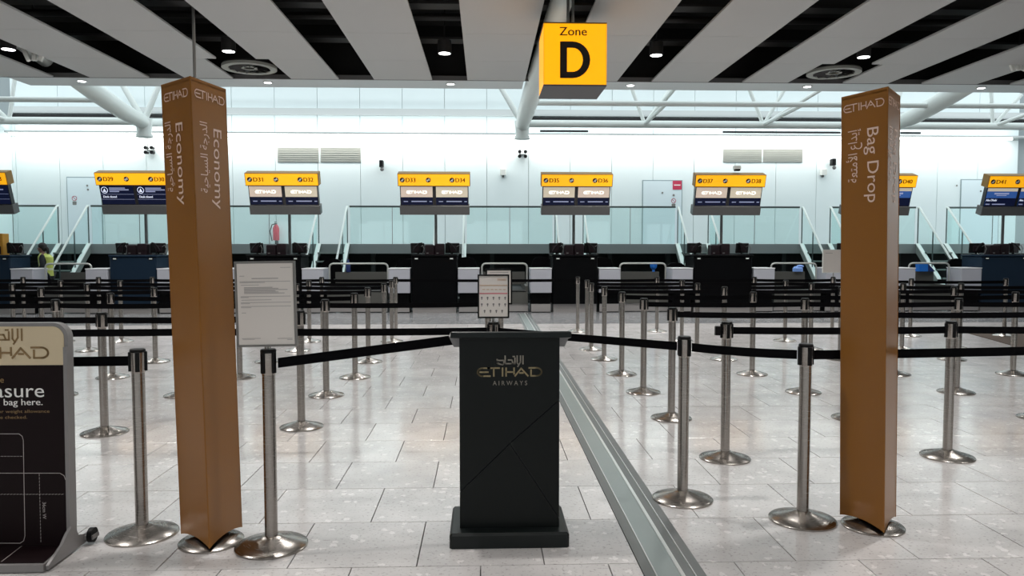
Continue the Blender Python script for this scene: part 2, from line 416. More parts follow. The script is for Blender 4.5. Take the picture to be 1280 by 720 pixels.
# ---- back wall with panels
WD = 24.0
WX0, WX1 = -14.45, 22.0
wall = MB(); wall.box((WX0 - 6, WD + .04, 0), (WX1, WD + .3, 8.2)); wall_back = struct('wall_back', wall, 'wall_core', 'white panelled back wall')
PW = 1.31
sx0 = ond(345, 240, WD).x
Z0, Z1, Z2, Z3, Z4 = 1.63, 4.96, 5.62, 5.82, 8.0
PC = {}
def wpanel(x, w_, z0, z1):
    k = (round(w_, 3), z0, z1)
    if k not in PC:
        m = MB(); m.box((-w_ / 2 + .006, -.03, z0 + .004), (w_ / 2 - .006, .04, z1 - .004)); PC[k] = m.mesh('panel', False)
    o = obj('wall_panel', PC[k], 'wall_panel', wall_back); o.location = (x, WD, 0)
n0 = int((WX0 - sx0) / PW) - 1
for k in range(n0, 18):
    a, b = max(sx0 + k * PW, WX0), min(sx0 + (k + 1) * PW, WX1)
    if b - a < .1: continue
    for z0, z1 in ((Z0, Z1), (Z1 + .02, Z2), (Z3, Z4)): wpanel((a + b) / 2, b - a, z0, z1)
q = MB(); q.box((WX0, WD - .12, Z2), (WX1, WD + .04, Z3)); obj('ledge_band', q, 'ledge', wall_back)
for a, b in ((1.35, WX1), (WX0, -9.1)):
    q = MB(); q.box((a, WD - .16, 5.50), (b, WD - .02, 5.58)); obj('shadow_slot', q, 'black_slot', wall_back)
for a, b in ((675, 735), (903, 1050), (1125, 1150)):
    pa, pb = ond(a, 164, WD), ond(b, 164, WD)
    q = MB(); q.box((pa.x, WD - .05, 5.14), (pb.x, WD - .01, 5.2)); obj('shadow_slot', q, 'black_slot', wall_back)
# wall return on the left
wl = MB(); wl.box((WX0 - .3, 12, 0), (WX0, WD + .3, 5.35)); wall_left = struct('wall_left', wl, 'wall_panel', 'white end wall with rounded top')
q = MB(); q.cyl((WX0 - .15, 12, 5.35), (WX0 - .15, WD, 5.35), .15, n=16); obj('coping', q, 'wall_panel', wall_left)
for yy in (21.6, 19.6):
    q = MB(); q.box((WX0 - .001, yy, 0), (WX0 + .004, yy + .012, 5.3)); obj('panel_joint', q, 'wall_core', wall_left)
# the rest of the hall, behind and beside the camera
q = MB(); q.box((-17.2, -9.2, 0), (17.2, -9, 1.0)); q.box((-17.2, -9.2, 3.4), (17.2, -9, 6.1))
for x in (-17.2, -11.2, -5.2, 2.6, 8.6, 14.6): q.box((x, -9.2, 1.0), (x + 2.6, -9, 3.4))
wall_rear = struct('wall_rear', q, 'rear_wall', 'rear wall of the hall with window openings')
for i, (a, b) in enumerate(((-14.6, -11.2), (-8.6, -5.2), (-2.6, 2.6), (5.2, 8.6), (11.2, 14.6))):
    q = MB(); q.box((a, -9.12, 1.0), (b, -9.08, 1.06)); q.box((a, -9.12, 3.34), (b, -9.08, 3.4)); q.box(((a + b) / 2 - .03, -9.12, 1.06), ((a + b) / 2 + .03, -9.08, 3.34)); struct('window_%d' % (i + 1), q, 'rail_dark', 'window frame in the rear wall')
q = MB(); q.box((-17.4, -9.2, 0), (-17.2, 15.5, 6.1)); struct('wall_side_far', q, 'rear_wall', 'side wall of the hall')
q = MB(); q.box((17.2, -9.2, 0), (17.4, 15.5, 6.1)); struct('wall_side_near', q, 'rear_wall', 'side wall of the hall')
# cove trough
tr = thing('wall_wash_trough', 'long bright linear light trough along the back wall', 'light trough', (3, WD - .2, 4.98))
TRA, TRB = WX0 + .1, ond(1262, 176, WD - .2).x
q = MB(); q.box((WX0, WD - .38, 5.0), (WX1, WD - .02, 5.05)); obj('shelf', q, 'ledge', tr)
q = MB(); q.box((TRA, WD - .34, 4.93), (TRB, WD - .24, 5.0)); obj('tube_lamp', q, 'trough_glow', tr)
for k in range(6):
    xa = TRA + (TRB - TRA) * (k + .5) / 6
    ld = bpy.data.lights.new('trough_light', 'AREA'); ld.shape = 'RECTANGLE'; ld.size = (TRB - TRA) / 6; ld.size_y = .12; ld.energy = COVE_W / 6; ld.color = (1, .98, .93)
    lo = bpy.data.objects.new('trough_light', ld); COL.objects.link(lo); lo.location = (xa, WD - .42, 4.92); lo.rotation_euler = (R_(24), 0, 0)
    ld = bpy.data.lights.new('upper_wall_fill', 'AREA'); ld.shape = 'RECTANGLE'; ld.size = (TRB - TRA) / 6; ld.size_y = .12; ld.energy = COVE_W * .07; ld.color = (.95, 1, 1)  # added fill lamp without a fitting, brightens the wall above the trough
    lo = bpy.data.objects.new('upper_wall_fill', ld); COL.objects.link(lo); lo.location = (xa, WD - .36, 5.08); lo.rotation_euler = (R_(180 - 22), 0, 0)
# wall grilles, doors
for i, (a, b) in enumerate(((347, 398.5), (400.5, 451), (904, 952), (954, 1003))):
    A, B = ond(a, 184 + (2 if i > 1 else 0), WD - .04), ond(b, 203, WD - .04)
    g = thing('vent_grille', 'grey louvred wall grille ' + ('above the D31 and D32 screen, on its Economy pillar side', 'above the D31 and D32 screen, on its security camera side', 'above the D37 and D38 screen, on its red door notice side', 'above the D37 and D38 screen, on its Bag Drop pillar side')[i], 'vent', ((A.x + B.x) / 2, WD - .04, B.z), group='grilles high on the back wall')
    q = MB(); q.box((A.x, WD - .05, B.z), (B.x, WD - .03, A.z)); obj('backing', q, 'grille', g)
    for k in range(7):
        z = B.z + (A.z - B.z) * (k + .5) / 7; q = MB(); q.box((A.x + .02, WD - .065, z - .012), (B.x - .02, WD - .05, z + .012)); obj('louvre', q, 'grille', g)
def door(n, a, b, top, label):
    A, B = ond(a, top, WD - .04), ond(b, top, WD - .04)
    q = MB(); q.box((A.x, WD - .045, Z0), (B.x, WD - .034, A.z)); d = struct('door_%d' % n, q, 'door_gap', label)
    q = MB(); q.box((A.x + .025, WD - .056, Z0), (B.x - .025, WD - .044, A.z - .03)); obj('door_leaf', q, 'door_panel', d)
    return d, A, B
d1, A1, B1 = door(1, 83, 127, 221, 'flush white door in the back wall beside the D29 screen')
d2, A2, B2 = door(2, 803, 853, 225, 'flush white door with red notice in the back wall')
d3, A3, B3 = door(3, 1201, 1250, 224, 'flush white door in the back wall beside the D41 screen')
def disc(mb, px, py, r, M=None, d=WD - .06):
    p = ond(px, py, d); mb.cyl((p.x, d, p.z), (p.x, d - .006, p.z), r, n=16)
def prints(d, blacks, reds):
    q = MB()
    for a in blacks: disc(q, *a)
    obj('hinge_mark', q, 'wood_grey', d)
    for (px, py) in reds:
        c = ond(px, py, WD - .058); q = MB()
        for k in range(14):
            a0, a1 = 2 * math.pi * k / 14, 2 * math.pi * (k + 1) / 14; M = frame((c.x, WD - .058, c.z), (1, 0, 0), (0, 0, 1))
            q.stroke([(.07 * math.cos(a0), .07 * math.sin(a0)), (.07 * math.cos(a1), .07 * math.sin(a1))], .016, M)
        q.stroke([(-.05, .05), (.05, -.05)], .014, M); obj('prohibition_mark', q, 'red_sign', d)
        q = MB(); q.prism(rrect(-.06, -.2, .06, -.09, .02), .002, M); obj('notice_mark', q, 'wood_grey', d)
prints(d1, ((109, 232, .03), (110, 237, .03)), ((93, 248),))
prints(d2, ((828, 241, .03), (842, 244, .035)), ((842, 251),))
prints(d3, ((1196, 232, .03), (1226, 239, .03)), ())
a, b = ond(841, 226, WD - .06), ond(852, 237, WD - .06)
q = MB(); q.box((a.x, WD - .065, b.z), (b.x, WD - .056, a.z)); nt_ = obj('door_notice', q, 'red_sign', d2)
q = MB(); q.box((a.x + .04, WD - .067, (a.z + b.z) / 2 - .012), (b.x - .04, WD - .064, (a.z + b.z) / 2 + .02)); obj('notice_print', q, 'white_print', nt_)

# ---- raised walkway behind the desks
PD = 21.6
q = MB(); q.box((WX0, PD, 1.36), (WX1, WD - .05, Z0)); pf = struct('floor_walkway', q, 'slab', 'raised walkway slab behind the desks')
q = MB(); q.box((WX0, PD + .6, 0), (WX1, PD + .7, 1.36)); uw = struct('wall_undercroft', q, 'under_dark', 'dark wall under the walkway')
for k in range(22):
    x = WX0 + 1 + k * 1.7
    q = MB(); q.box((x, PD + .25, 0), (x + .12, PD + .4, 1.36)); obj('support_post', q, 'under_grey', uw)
cv = thing('collector_conveyor', 'long dark baggage conveyor under the raised walkway', 'conveyor', (4, 21, 0))
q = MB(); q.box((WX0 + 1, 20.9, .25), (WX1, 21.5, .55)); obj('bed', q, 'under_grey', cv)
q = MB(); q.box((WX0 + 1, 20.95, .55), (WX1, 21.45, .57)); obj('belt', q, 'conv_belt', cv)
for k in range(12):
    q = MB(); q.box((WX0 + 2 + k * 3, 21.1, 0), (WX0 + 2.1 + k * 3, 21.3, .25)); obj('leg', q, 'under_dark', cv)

# stairs and balustrades
SXC = [(-11.42, .82), (-7.85, .82), (ond(416, 262, PD).x, .8), (ond(563, 265, PD).x, .78), (ond(711.5, 265, PD).x, .8), (ond(866.5, 260, PD).x, .88), (ond(1020.5, 258, PD).x, .82), (ond(1166, 258, PD).x, .84)]
NEAR = ['D27 desk', 'Economy pillar', 'D31 desk', 'D33 desk', 'D35 desk', 'D37 desk', 'Bag Drop pillar', 'D41 desk']
NEAR2 = ['between the D27 and D29 desks', 'between the D29 and D31 desks', 'between the D31 and D33 desks', 'behind the D33 and D34 screen', 'behind the D35 and D36 screen', 'between the D35 and D37 desks', 'between the D37 and D39 desks', 'between the D39 and D41 desks']
SRUN, NS = 1.85, 7
for (xc, wd), nr in zip(SXC, NEAR2):
    st = thing('access_stair', 'steep white stair with glass sides and white handrails ' + nr, 'stairs', (xc, PD - SRUN / 2, 0))
    for sgn in (-1, 1):
        x = xc + sgn * wd / 2
        M = frame((x - .04, PD, 0), (0, -1, 0), (0, 0, 1)); Mx = M
        poly = [(0, Z0), (0, Z0 - .26), (SRUN - .28, 0), (SRUN, 0)]
        q = MB(); q.add([(x - .04, PD - u, z) for u, z in poly] + [(x + .04, PD - u, z) for u, z in poly], [(0, 1, 2, 3), (7, 6, 5, 4), (0, 4, 5, 1), (1, 5, 6, 2), (2, 6, 7, 3), (3, 7, 4, 0)])
        sg = obj('stringer', q, 'stair_grey', st)
        q = MB(); q.add([(x + dx, PD - u, z + dz) for dx in (-.06, .06) for u, z, dz in ((0, Z0, 0), (SRUN, 0, 0), (SRUN, 0, .03), (0, Z0, .03))], [(0, 1, 2, 3), (7, 6, 5, 4), (0, 4, 5, 1), (1, 5, 6, 2), (2, 6, 7, 3), (3, 7, 4, 0)])
        obj('nosing_strip', q, 'stair_white', sg)
        q = MB(); q.path([(x, PD + .02, 2.68), (x, PD - .05, 2.68), (x, PD - SRUN * .98, 1.02), (x, PD - SRUN, .9)], .028, 8); obj('handrail', q, 'stair_white', st)
        q = MB(); q.add([(x + dx, PD - u, z) for dx in (-.006, .006) for u, z in ((0.02, Z0 + .05), (SRUN * .95, .12), (SRUN * .95, 1.02), (0.02, 2.64))], [(0, 1, 2, 3), (7, 6, 5, 4), (0, 4, 5, 1), (1, 5, 6, 2), (2, 6, 7, 3), (3, 7, 4, 0)])
        obj('glass_side', q, 'stair_glass', st, smooth=False)
        for u in (.0, .75, 1.5):
            z = Z0 * (1 - u / SRUN); q = MB(); q.box((x - .012, PD - u - .012, z), (x + .012, PD - u + .012, z + 1.04)); obj('baluster', q, 'rail_dark', st)
    for k in range(1, NS):
        u = SRUN * k / NS; z = Z0 * (1 - k / NS)
        q = MB(); q.box((xc - wd / 2 + .04, PD - u - .12, z - .04), (xc + wd / 2 - .04, PD - u + .14, z)); t = obj('tread', q, 'tread', st)
        q = MB(); q.box((xc - wd / 2 + .05, PD - u - .128, z - .035), (xc + wd / 2 - .05, PD - u - .12, z + .002)); obj('tread_nosing', q, 'stair_grey', t)
edges = [WX0 + .1] + [e for xc, wd in SXC for e in (xc - wd / 2, xc + wd / 2)] + [WX1 - .5]
for i in range(0, len(edges), 2):
    a, b = edges[i] + .06, edges[i + 1] - .06
    where = ['beside the end wall'] + ['next to stair ' + n for n in NEAR2]
    bl = thing('glass_balustrade', 'tinted glass balustrade on walkway ' + (where[i // 2] if i else 'beside the white end wall'), 'balustrade', ((a + b) / 2, PD + .05, Z0))
    q = MB(); q.box((a, PD + .02, 2.66), (b, PD + .08, 2.71)); obj('top_rail', q, 'rail_dark', bl)
    n = max(1, round((b - a) / 1.3))
    for k in range(n):
        xa, xb = a + (b - a) * k / n + .012, a + (b - a) * (k + 1) / n - .012
        q = MB(); q.box((xa, PD + .044, Z0 + .004), (xb, PD + .056, 2.66)); obj('glass_pane', q, 'balustrade_glass', bl, smooth=False)
    for k in range(1, n):
        x = a + (b - a) * k / n; q = MB(); q.box((x - .006, PD + .042, Z0), (x + .006, PD + .058, 2.66)); obj('joint_bar', q, 'rail_dark', bl)

# ================================================================== CEILING
CZ, CE = 4.9, 15.55
PER, GAP, G0 = 1.868, .705, -1.05
cl = MB(); cl.box((-17.4, -9.2, 6.0), (17.4, CE + .9, 6.1)); ceiling = struct('ceiling', cl, 'plenum', 'dark ceiling void above slatted white panels')
q = MB(); q.box((-17, CE + .1, CZ + .09), (17, CE + .16, 6.0)); obj('void_end', q, 'plenum', ceiling)
yb = [-7.6, -4.0, -.4, 3.2, 5.0, 6.8, 8.6, 10.4, 12.2, 13.95, CE]
CPC = {}
for k in range(-9, 9):
    x0, x1 = G0 + GAP + PER * (k - 1), G0 + PER * k
    for j in range(len(yb) - 1):
        a, b = x0, x1
        if yb[j] > 13.9:
            if k in (-2, 4): b -= .22
            if k in (-1, 5): a += .22
        key = (round(a - x0, 3), round(x1 - b, 3), round(yb[j + 1] - yb[j], 3))
        if key not in CPC:
            m = MB(); L_ = yb[j + 1] - yb[j]; m.box((a - x0, .004, 0), (b - x0, L_ - .004, .03)); CPC[key] = m.mesh('ceiling_panel', False)
        o = obj('ceiling_panel', CPC[key], 'ceil_panel', ceiling); o.location = (x0, yb[j], CZ)
q = MB(); q.box((-17, CE + .012, CZ + .0), (17, CE + .05, CZ + .09)); obj('end_trim', q, 'ceil_dark_trim', ceiling)
segs = []
for a, b in ((ond(5, 97, CE).x, .80), (1.52, 17)):
    q = MB(); q.box((a, CE + .07, CZ + .015), (b, CE + .88, CZ + .09)); obj('soffit', q, 'ceil_trim', ceiling)
# ducts and cable trays seen through the slots
dk = thing('ceiling_services', 'dark ducts and cable trays inside the ceiling void', 'ducts', (0, 10, 5.2))
for y in (8.8, 10.4, 11.3, 12.6, 13.4, 14.6):
    q = MB(); q.cyl((-14, y, 5.45 + .1 * math.sin(y * 3)), (14, y, 5.45 + .1 * math.sin(y * 3)), .11 if int(y * 10) % 2 else .06, n=10); obj('duct', q, 'duct', dk)
for y in (9.6, 12.0, 14.0):
    q = MB(); q.box((-14, y, 5.3), (14, y + .3, 5.34)); obj('cable_tray', q, 'duct', dk)
# downlights
def downlight(x, y, z, r, label, group, hang):
    t = thing('downlight', label, 'light', (x, y, z), group=group)
    prof = [(r, 0), (r, .02), (r * 1.02, hang), (r * .7, hang + .02)] if hang > .1 else [(r * 1.25, 0), (r * 1.25, .012), (r, .014)]
    q = MB(); q.lathe(prof, 20, (x, y, z)); obj('housing', q, 'duct' if hang > .1 else 'ceil_trim', t)
    q = MB(); q.cyl((x, y, z - .004), (x, y, z + .004), r * .85, n=20); obj('lens', q, 'lamp_glow', t)
    if hang > .1:
        q = MB(); q.cyl((x, y, z + hang), (x, y, 6.0), .012, n=6); obj('stem', q, 'duct', t)
    ld = bpy.data.lights.new('downlight_light', 'SPOT'); ld.energy = LAMP_W; ld.spot_size = R_(125); ld.spot_blend = .8; ld.shadow_soft_size = r * .8; ld.color = (1, .975, .94)
    lo = bpy.data.objects.new('downlight_light', ld); COL.objects.link(lo); lo.location = (x, y, z - .02)
for y in (-4.6, .0, 4.5, 9.0, 13.55):
    for k in (-4, -2, 0, 2, 4):
        if y < 0 and k in (-4, 4): continue
        if y == 9.0 and k == 0: pass
        downlight(G0 + GAP / 2 + PER * k, y, CZ + .03, .12, 'round downlight hanging in a dark slot between the white ceiling panels', 'downlights in the ceiling slots', .22)
for k in (-4, -2, 0, 2, 4, 6):
    downlight(G0 + GAP / 2 + PER * k, CE + .38, CZ + .0, .085, 'small recessed downlight in the pale soffit at the ceiling edge', 'downlights in the soffit', .02)
# round diffusers
for k, nm in ((-2, 'near the Economy pillar'), (4, 'near the Bag Drop pillar')):
    x, y, z = G0 + GAP / 2 + PER * k, 14.72, CZ + .02
    t = thing('ceiling_diffuser', 'round swirl air diffuser in a black ceiling opening ' + nm, 'air diffuser', (x, y, z))
    q = MB(); q.lathe([(.38, .0), (.38, -.02), (.5, -.02), (.5, .0), (.5, .03), (.38, .03)], 40, (x, y, z)); q.f = q.f[:-2]; obj('rim', q, 'grille', t)
    q = MB(); q.lathe([(.10, 0), (.10, -.01), (.15, -.01), (.15, .02), (.10, .02)], 28, (x, y, z)); q.f = q.f[:-2]; obj('hub_ring', q, 'grille', t)
    q = MB(); q.cyl((x, y, z + .04), (x, y, z + .06), .48, n=32); obj('back_plate', q, 'duct', t)
    for j in range(12):
        a = 2 * math.pi * j / 12; M = Matrix.Translation((x, y, z)) @ Matrix.Rotation(a, 4, 'Z') @ Matrix.Rotation(R_(30), 4, 'X')
        q = MB(); q.box((.15, -.05, .0), (.38, .05, .006), M); obj('vane', q, 'duct', t)
for px, nm in ((43, 'near the end wall'), (1273, 'past the Bag Drop pillar')):
    p = ond(px, 76 if px < 600 else 88, 13.9)
    t = thing('slot_fitting', 'small white angular fitting in a dark ceiling slot ' + nm, 'fitting', (p.x, 13.9, p.z))
    for k in range(3):
        M = Matrix.Translation((p.x - .09 + .09 * k, 13.9, p.z)) @ Matrix.Rotation(R_(-24 + 24 * k), 4, 'Y')
        q = MB(); q.bbox((-.035, -.03, 0), (.035, .03, .26), .008, M); obj('vane', q, 'white_box', t)
    q = MB(); q.cyl((p.x, 13.9, p.z + .2), (p.x, 13.9, 5.98), .012, n=6); obj('stem', q, 'duct', t)
# rod
p = ond(242, 32, 11.5)
t = thing('suspension_rod', 'thin steel rod hanging from a dark ceiling slot behind the Economy pillar', 'rod', (p.x, 11.5, 3.2))
q = MB(); q.cyl((p.x, 11.5, 3.3), (p.x, 11.5, 5.95), .022, n=10); obj('rod', q, 'steel_plain', t)
q = MB(); q.cyl((p.x, 11.5, 5.92), (p.x, 11.5, 6.0), .07, n=12); obj('ceiling_plate', q, 'duct', t)
q = MB(); q.bbox((p.x - .12, 11.44, 3.2), (p.x + .12, 11.56, 3.32), .02); obj('end_clamp', q, 'duct', t)

# ---- roof trusses
TRY = 20.0
def arm(x, label, slot=False):
    t = thing('roof_girder', label, 'roof truss', (x, TRY, 4.5))
    zn = 4.72
    q = MB(); q.path([(x, TRY + .1, zn), (x + .02, TRY - 1.2, zn + .08), (x + .08, 16.2, 4.96), (x + .18, 11.6, 5.24), (x + .2, 10.4, 5.32)] if slot else [(x, TRY + .1, zn), (x, TRY - 1.2, zn + .1), (x, 17.6, 5.0), (x, 16.3, 5.19), (x, 14.2, 5.5)], [.17, .2, .21, .17, .15], 18); obj('main_tube', q, 'truss', t)
    q = MB(); q.cyl((x, TRY, zn - .28), (x, TRY, zn + .1), .17, .2, n=18); q.cyl((x, TRY, zn - .36), (x, TRY, zn - .28), .2, n=18); obj('node_casting', q, 'truss', t)
    q = MB(); q.cyl((x, TRY, zn), (x + .18, WD - .05, 5.38), .1, n=12); obj('wall_strut', q, 'truss', t)
    for dx, dz, dy in ((-.75, 1.3, .1), (.45, 1.3, .2)):
        q = MB(); q.cyl((x, TRY, zn + .05), (x + dx, TRY + dy, zn + dz), .085, .06, n=12); obj('brace', q, 'truss', t)
    return t
AX = [(-8.72, 'white tapered roof arm with tubular braces above the D29 screen'), (.98, 'white tapered roof arm rising into the ceiling slot beside the Zone D sign'), (10.75, 'white tapered roof arm behind the Bag Drop pillar top')]
for x, lb in AX: arm(x, lb, abs(x) < 2)
def chord(xa, xb, label, nodes):
    t = thing('roof_truss', label, 'roof truss', ((xa + xb) / 2, TRY, 4.6))
    q = MB(); q.cyl((xa, TRY, 4.76), (xb, TRY, 4.76), .095, n=14); obj('bottom_chord', q, 'truss', t)
    q = MB(); q.cyl((xa, 18, 4.92), (xb, 18, 4.92), .062, n=12); obj('front_chord', q, 'truss', t)
    for x, di in nodes:
        for dx, yy, zz in di:
            q = MB(); q.cyl((x, TRY, 4.76), (x + dx, yy, zz), .05, n=10); obj('web_tube', q, 'truss', t)
chord(1.1, 10.7, 'white tubular truss with V webs between the Zone D sign and the Bag Drop pillar', [(4.2, ((-.45, 20, 5.95), (.08, 18, 4.92), (.9, 20.3, 5.95), (.35, 17.6, 5.4))), (7.35, ((-.5, 20, 5.95), (.7, 20, 5.95), (.2, 18, 4.92), (1.1, 19, 5.5)))])
chord(10.8, 21, 'white tubular truss running on from the Bag Drop pillar to the hall end', [(13.55, ((-.1, 20, 5.95), (.75, 20, 5.6), (1.3, 19, 5.3)))])
chord(-21, -8.8, 'white tubular truss running from the D29 screen past the end wall', [(-12.1, ((.2, 20, 5.95), (-.75, 20, 5.5), (-1.3, 19, 5.2)))])

# ================================================================== ZONE SIGN
zd = 10.4
A, B = ond(680, 28, zd), ond(757.5, 108, zd); zx0, zx1, zz0, zz1 = A.x, B.x, B.z, A.z; zdep = .9
t = thing('zone_sign', 'hanging illuminated yellow box sign reading Zone D', 'sign', ((zx0 + zx1) / 2, zd + zdep / 2, zz0))
q = MB(); q.box((zx0, zd, zz0 + .02), (zx1, zd + zdep, zz1 - .012)); body = obj('light_box', q, 'yellow_zone', t)
cxm, czm = (zx0 + zx1) / 2, (zz0 + zz1) / 2
q = MB(); q.box((zx0 - .006, zd - .006, zz0 - .0), (zx1 + .006, zd + zdep + .006, zz0 + .02)); obj('bottom_tray', q, 'zone_under', t)
q = MB(); q.box((zx0 - .006, zd - .006, zz1 - .012), (zx1 + .006, zd + zdep + .006, zz1 + .004)); obj('top_cap', q, 'zone_edge', t)
for x in (zx0 - .006, zx1 - .012):
    q = MB(); q.box((x, zd - .006, zz0 + .02), (x + .018, zd + .012, zz1 - .012)); obj('corner_trim', q, 'yellow_lit', t)
M = frame((cxm, zd - .006, zz0), (1, 0, 0), (0, 0, 1))
q = MB(); text(q, 'Zone', T2(0, 0) if False else M @ T2(-.03, .675), h=.112, wid=.37, align='c', bold=.004); obj('lettering', q, 'dark_letter', t, smooth=False)
# the bold D: stem and bowl as one outline
hh, ww = .49, .41; ox, oy = -.205, .105
outer = [(ox, oy), (ox + .17, oy)] + arc(ox + .17, oy + hh / 2, ww - .17, hh / 2, -90, 90, 14) + [(ox, oy + hh)]
inner = [(ox + .095, oy + .085), (ox + .17, oy + .085)] + arc(ox + .17, oy + hh / 2, ww - .17 - .1, hh / 2 - .085, -90, 90, 14) + [(ox + .095, oy + hh - .085)]
n = len(outer); q = MB(); q.add([M @ Vector((x, y, .001)) for x, y in outer + inner], [(k, (k + 1) % n, n + (k + 1) % n, n + k) for k in range(n)]); obj('lettering', q, 'dark_letter', t, smooth=False)
for x in (cxm - .05, cxm + .02):
    q = MB(); q.cyl((x, zd + zdep / 2, zz1), (x, zd + zdep / 2, 6.0), .02, n=8); obj('hanger_rod', q, 'steel_plain', t)

# ================================================================== QUEUE POSTS
PM = {}
def post_meshes():
    m = MB(); m.lathe([(.183, 0), (.183, .008), (.176, .014), (.12, .030), (.06, .048), (.040, .058)], 40); PM['base'] = m.mesh('base')
    m = MB(); m.lathe([(.0325, .05), (.0325, .985)], 28); PM['post'] = m.mesh('post')
    m = MB(); m.lathe([(.0335, .875), (.036, .88), (.036, .985), (.039, .987), (.039, .997), (.034, 1.0)], 28); PM['sleeve'] = m.mesh('sleeve')
    m = MB(); m.lathe([(.0395, .985), (.0395, .998), (.035, 1.003)], 28); PM['cap'] = m.mesh('cap')
    m = MB()
    m.bbox((-.011, -.046, .885), (.011, -.03, .988), .003); PM['clip'] = m.mesh('clip')
post_meshes()
def stanchion(x, y, label, group=None, rot=0, mt='steel', name='queue_post', h=1.0):
    t = thing(name, label, 'queue post', (x, y, 0), R_(rot), group)
    t.scale = (1, 1, h)
    b_ = obj('base', PM['base'], mt, t); obj('post', PM['post'], mt, t); s_ = obj('sleeve', PM['sleeve'], mt, t); obj('cap', PM['cap'], 'black_plastic', t)
    for k in range(4):
        c = obj('belt_clip', PM['clip'], 'black_plastic', t); c.rotation_euler = (0, 0, k * math.pi / 2)
    return Vector((x, y, 0))
BZ = .938
def belt(p, q_, label, group=None, sag=.006, z0=BZ, z1=BZ, name='barrier_belt', e0=.047, e1=.047):
    p, q_ = Vector((p.x, p.y, z0)), Vector((q_.x, q_.y, z1)); d = (q_ - p); L_ = d.length; d.normalize()
    p = p + d * e0; q_ = q_ - d * e1; n_ = Vector((-d.y, d.x, 0)).normalized() * .0015; hw = .0255
    m = MB(); vs = []; N = 8
    for k in range(N + 1):
        u = k / N; c = p.lerp(q_, u) - Vector((0, 0, sag * 4 * u * (1 - u)))
        vs += [c - n_ - Vector((0, 0, hw)), c + n_ - Vector((0, 0, hw)), c + n_ + Vector((0, 0, hw)), c - n_ + Vector((0, 0, hw))]
    fs = [(0, 1, 2, 3), tuple(4 * N + i for i in (3, 2, 1, 0))]
    for k in range(N):
        for i in range(4): j = (i + 1) % 4; fs.append((4 * k + i, 4 * (k + 1) + i, 4 * (k + 1) + j, 4 * k + j))
    m.add(vs, fs)
    return solid(name, m, 'belt', label, 'barrier belt', group)
def G(px, py): return onz(px, py)
# ---- foreground posts, each with its own label
L1 = G(339.5, 682.5); stanchion(L1.x, L1.y, 'steel queue post carrying the framed notice beside the Economy pillar', rot=-30, h=1.02)
L2 = G(178, 668); stanchion(L2.x, L2.y, 'steel queue post between the bag sizer and the Economy pillar', rot=20)
R1 = G(853, 624); stanchion(R1.x, R1.y, 'steel queue post standing beside the metal floor strip right of the lectern', rot=35)
R2 = G(1003, 650); stanchion(R2.x, R2.y, 'steel queue post standing just beside the Bag Drop pillar', rot=10)
R3 = G(906, 573); stanchion(R3.x, R3.y, 'steel queue post with a belt end clipped on both sides, behind the front belt', rot=0)
R4 = G(1184, 571); stanchion(R4.x, R4.y, 'steel queue post joining two belts past the Bag Drop pillar', rot=0)
P0 = ond(617, 404, 5.45); P0.z = 0; stanchion(P0.x, P0.y, 'steel queue post behind the lectern carrying a small framed notice')
H1 = ond(258, 404, 5.45); H1.z = 0; stanchion(H1.x, H1.y, 'steel queue post hidden behind the Economy pillar')
off = lambda v, dx, dy=0: Vector((v.x + dx, v.y + dy, 0))
LANE_L, LANE_R = 'belts in the Economy lanes', 'belts in the Bag Drop lanes'
belt(L2, off(L2, -1.9, .02), 'black belt running from the queue post beside the Economy pillar behind the bag sizer')
belt(H1, P0, 'black belt running behind the framed notice to the post behind the lectern')
belt(off(H1, -3.0, .02), H1, 'black belt running behind the bag sizer to the Economy pillar')
belt(P0, R1, 'black belt from behind the lectern to the post beside the floor strip', sag=.0)
belt(R1, R2, 'black belt from the floor strip post to the post beside Bag Drop pillar')
belt(R2, off(R2, 2.4, .28), 'black belt passing behind the Bag Drop pillar from its neighbouring post')
belt(R3, R4, 'black belt between two posts passing behind the Bag Drop pillar')
belt(R4, off(R4, 1.7, 0), 'black belt leaving the post past Bag Drop pillar toward the hall side')
for v, nm in ((off(L2, -1.9, .02), 'on the far side of the bag sizer, level with its front belt'), (off(H1, -3.0, .02), 'behind the bag sizer at the end of the second belt'), (off(R2, 2.4, .28), 'at the outer end of the belt behind the Bag Drop pillar'), (off(R4, 1.7, 0), 'at the outer end of the second belt past Bag Drop pillar')):
    stanchion(v.x, v.y, 'steel queue post ' + nm)
q = MB(); q.bbox((R3.x - .085, R3.y - .02, .905), (R3.x - .048, R3.y + .02, .972), .006); solid('belt_end_clip', q, 'black_plastic', 'black belt end clip hooked on a queue post', 'belt clip')
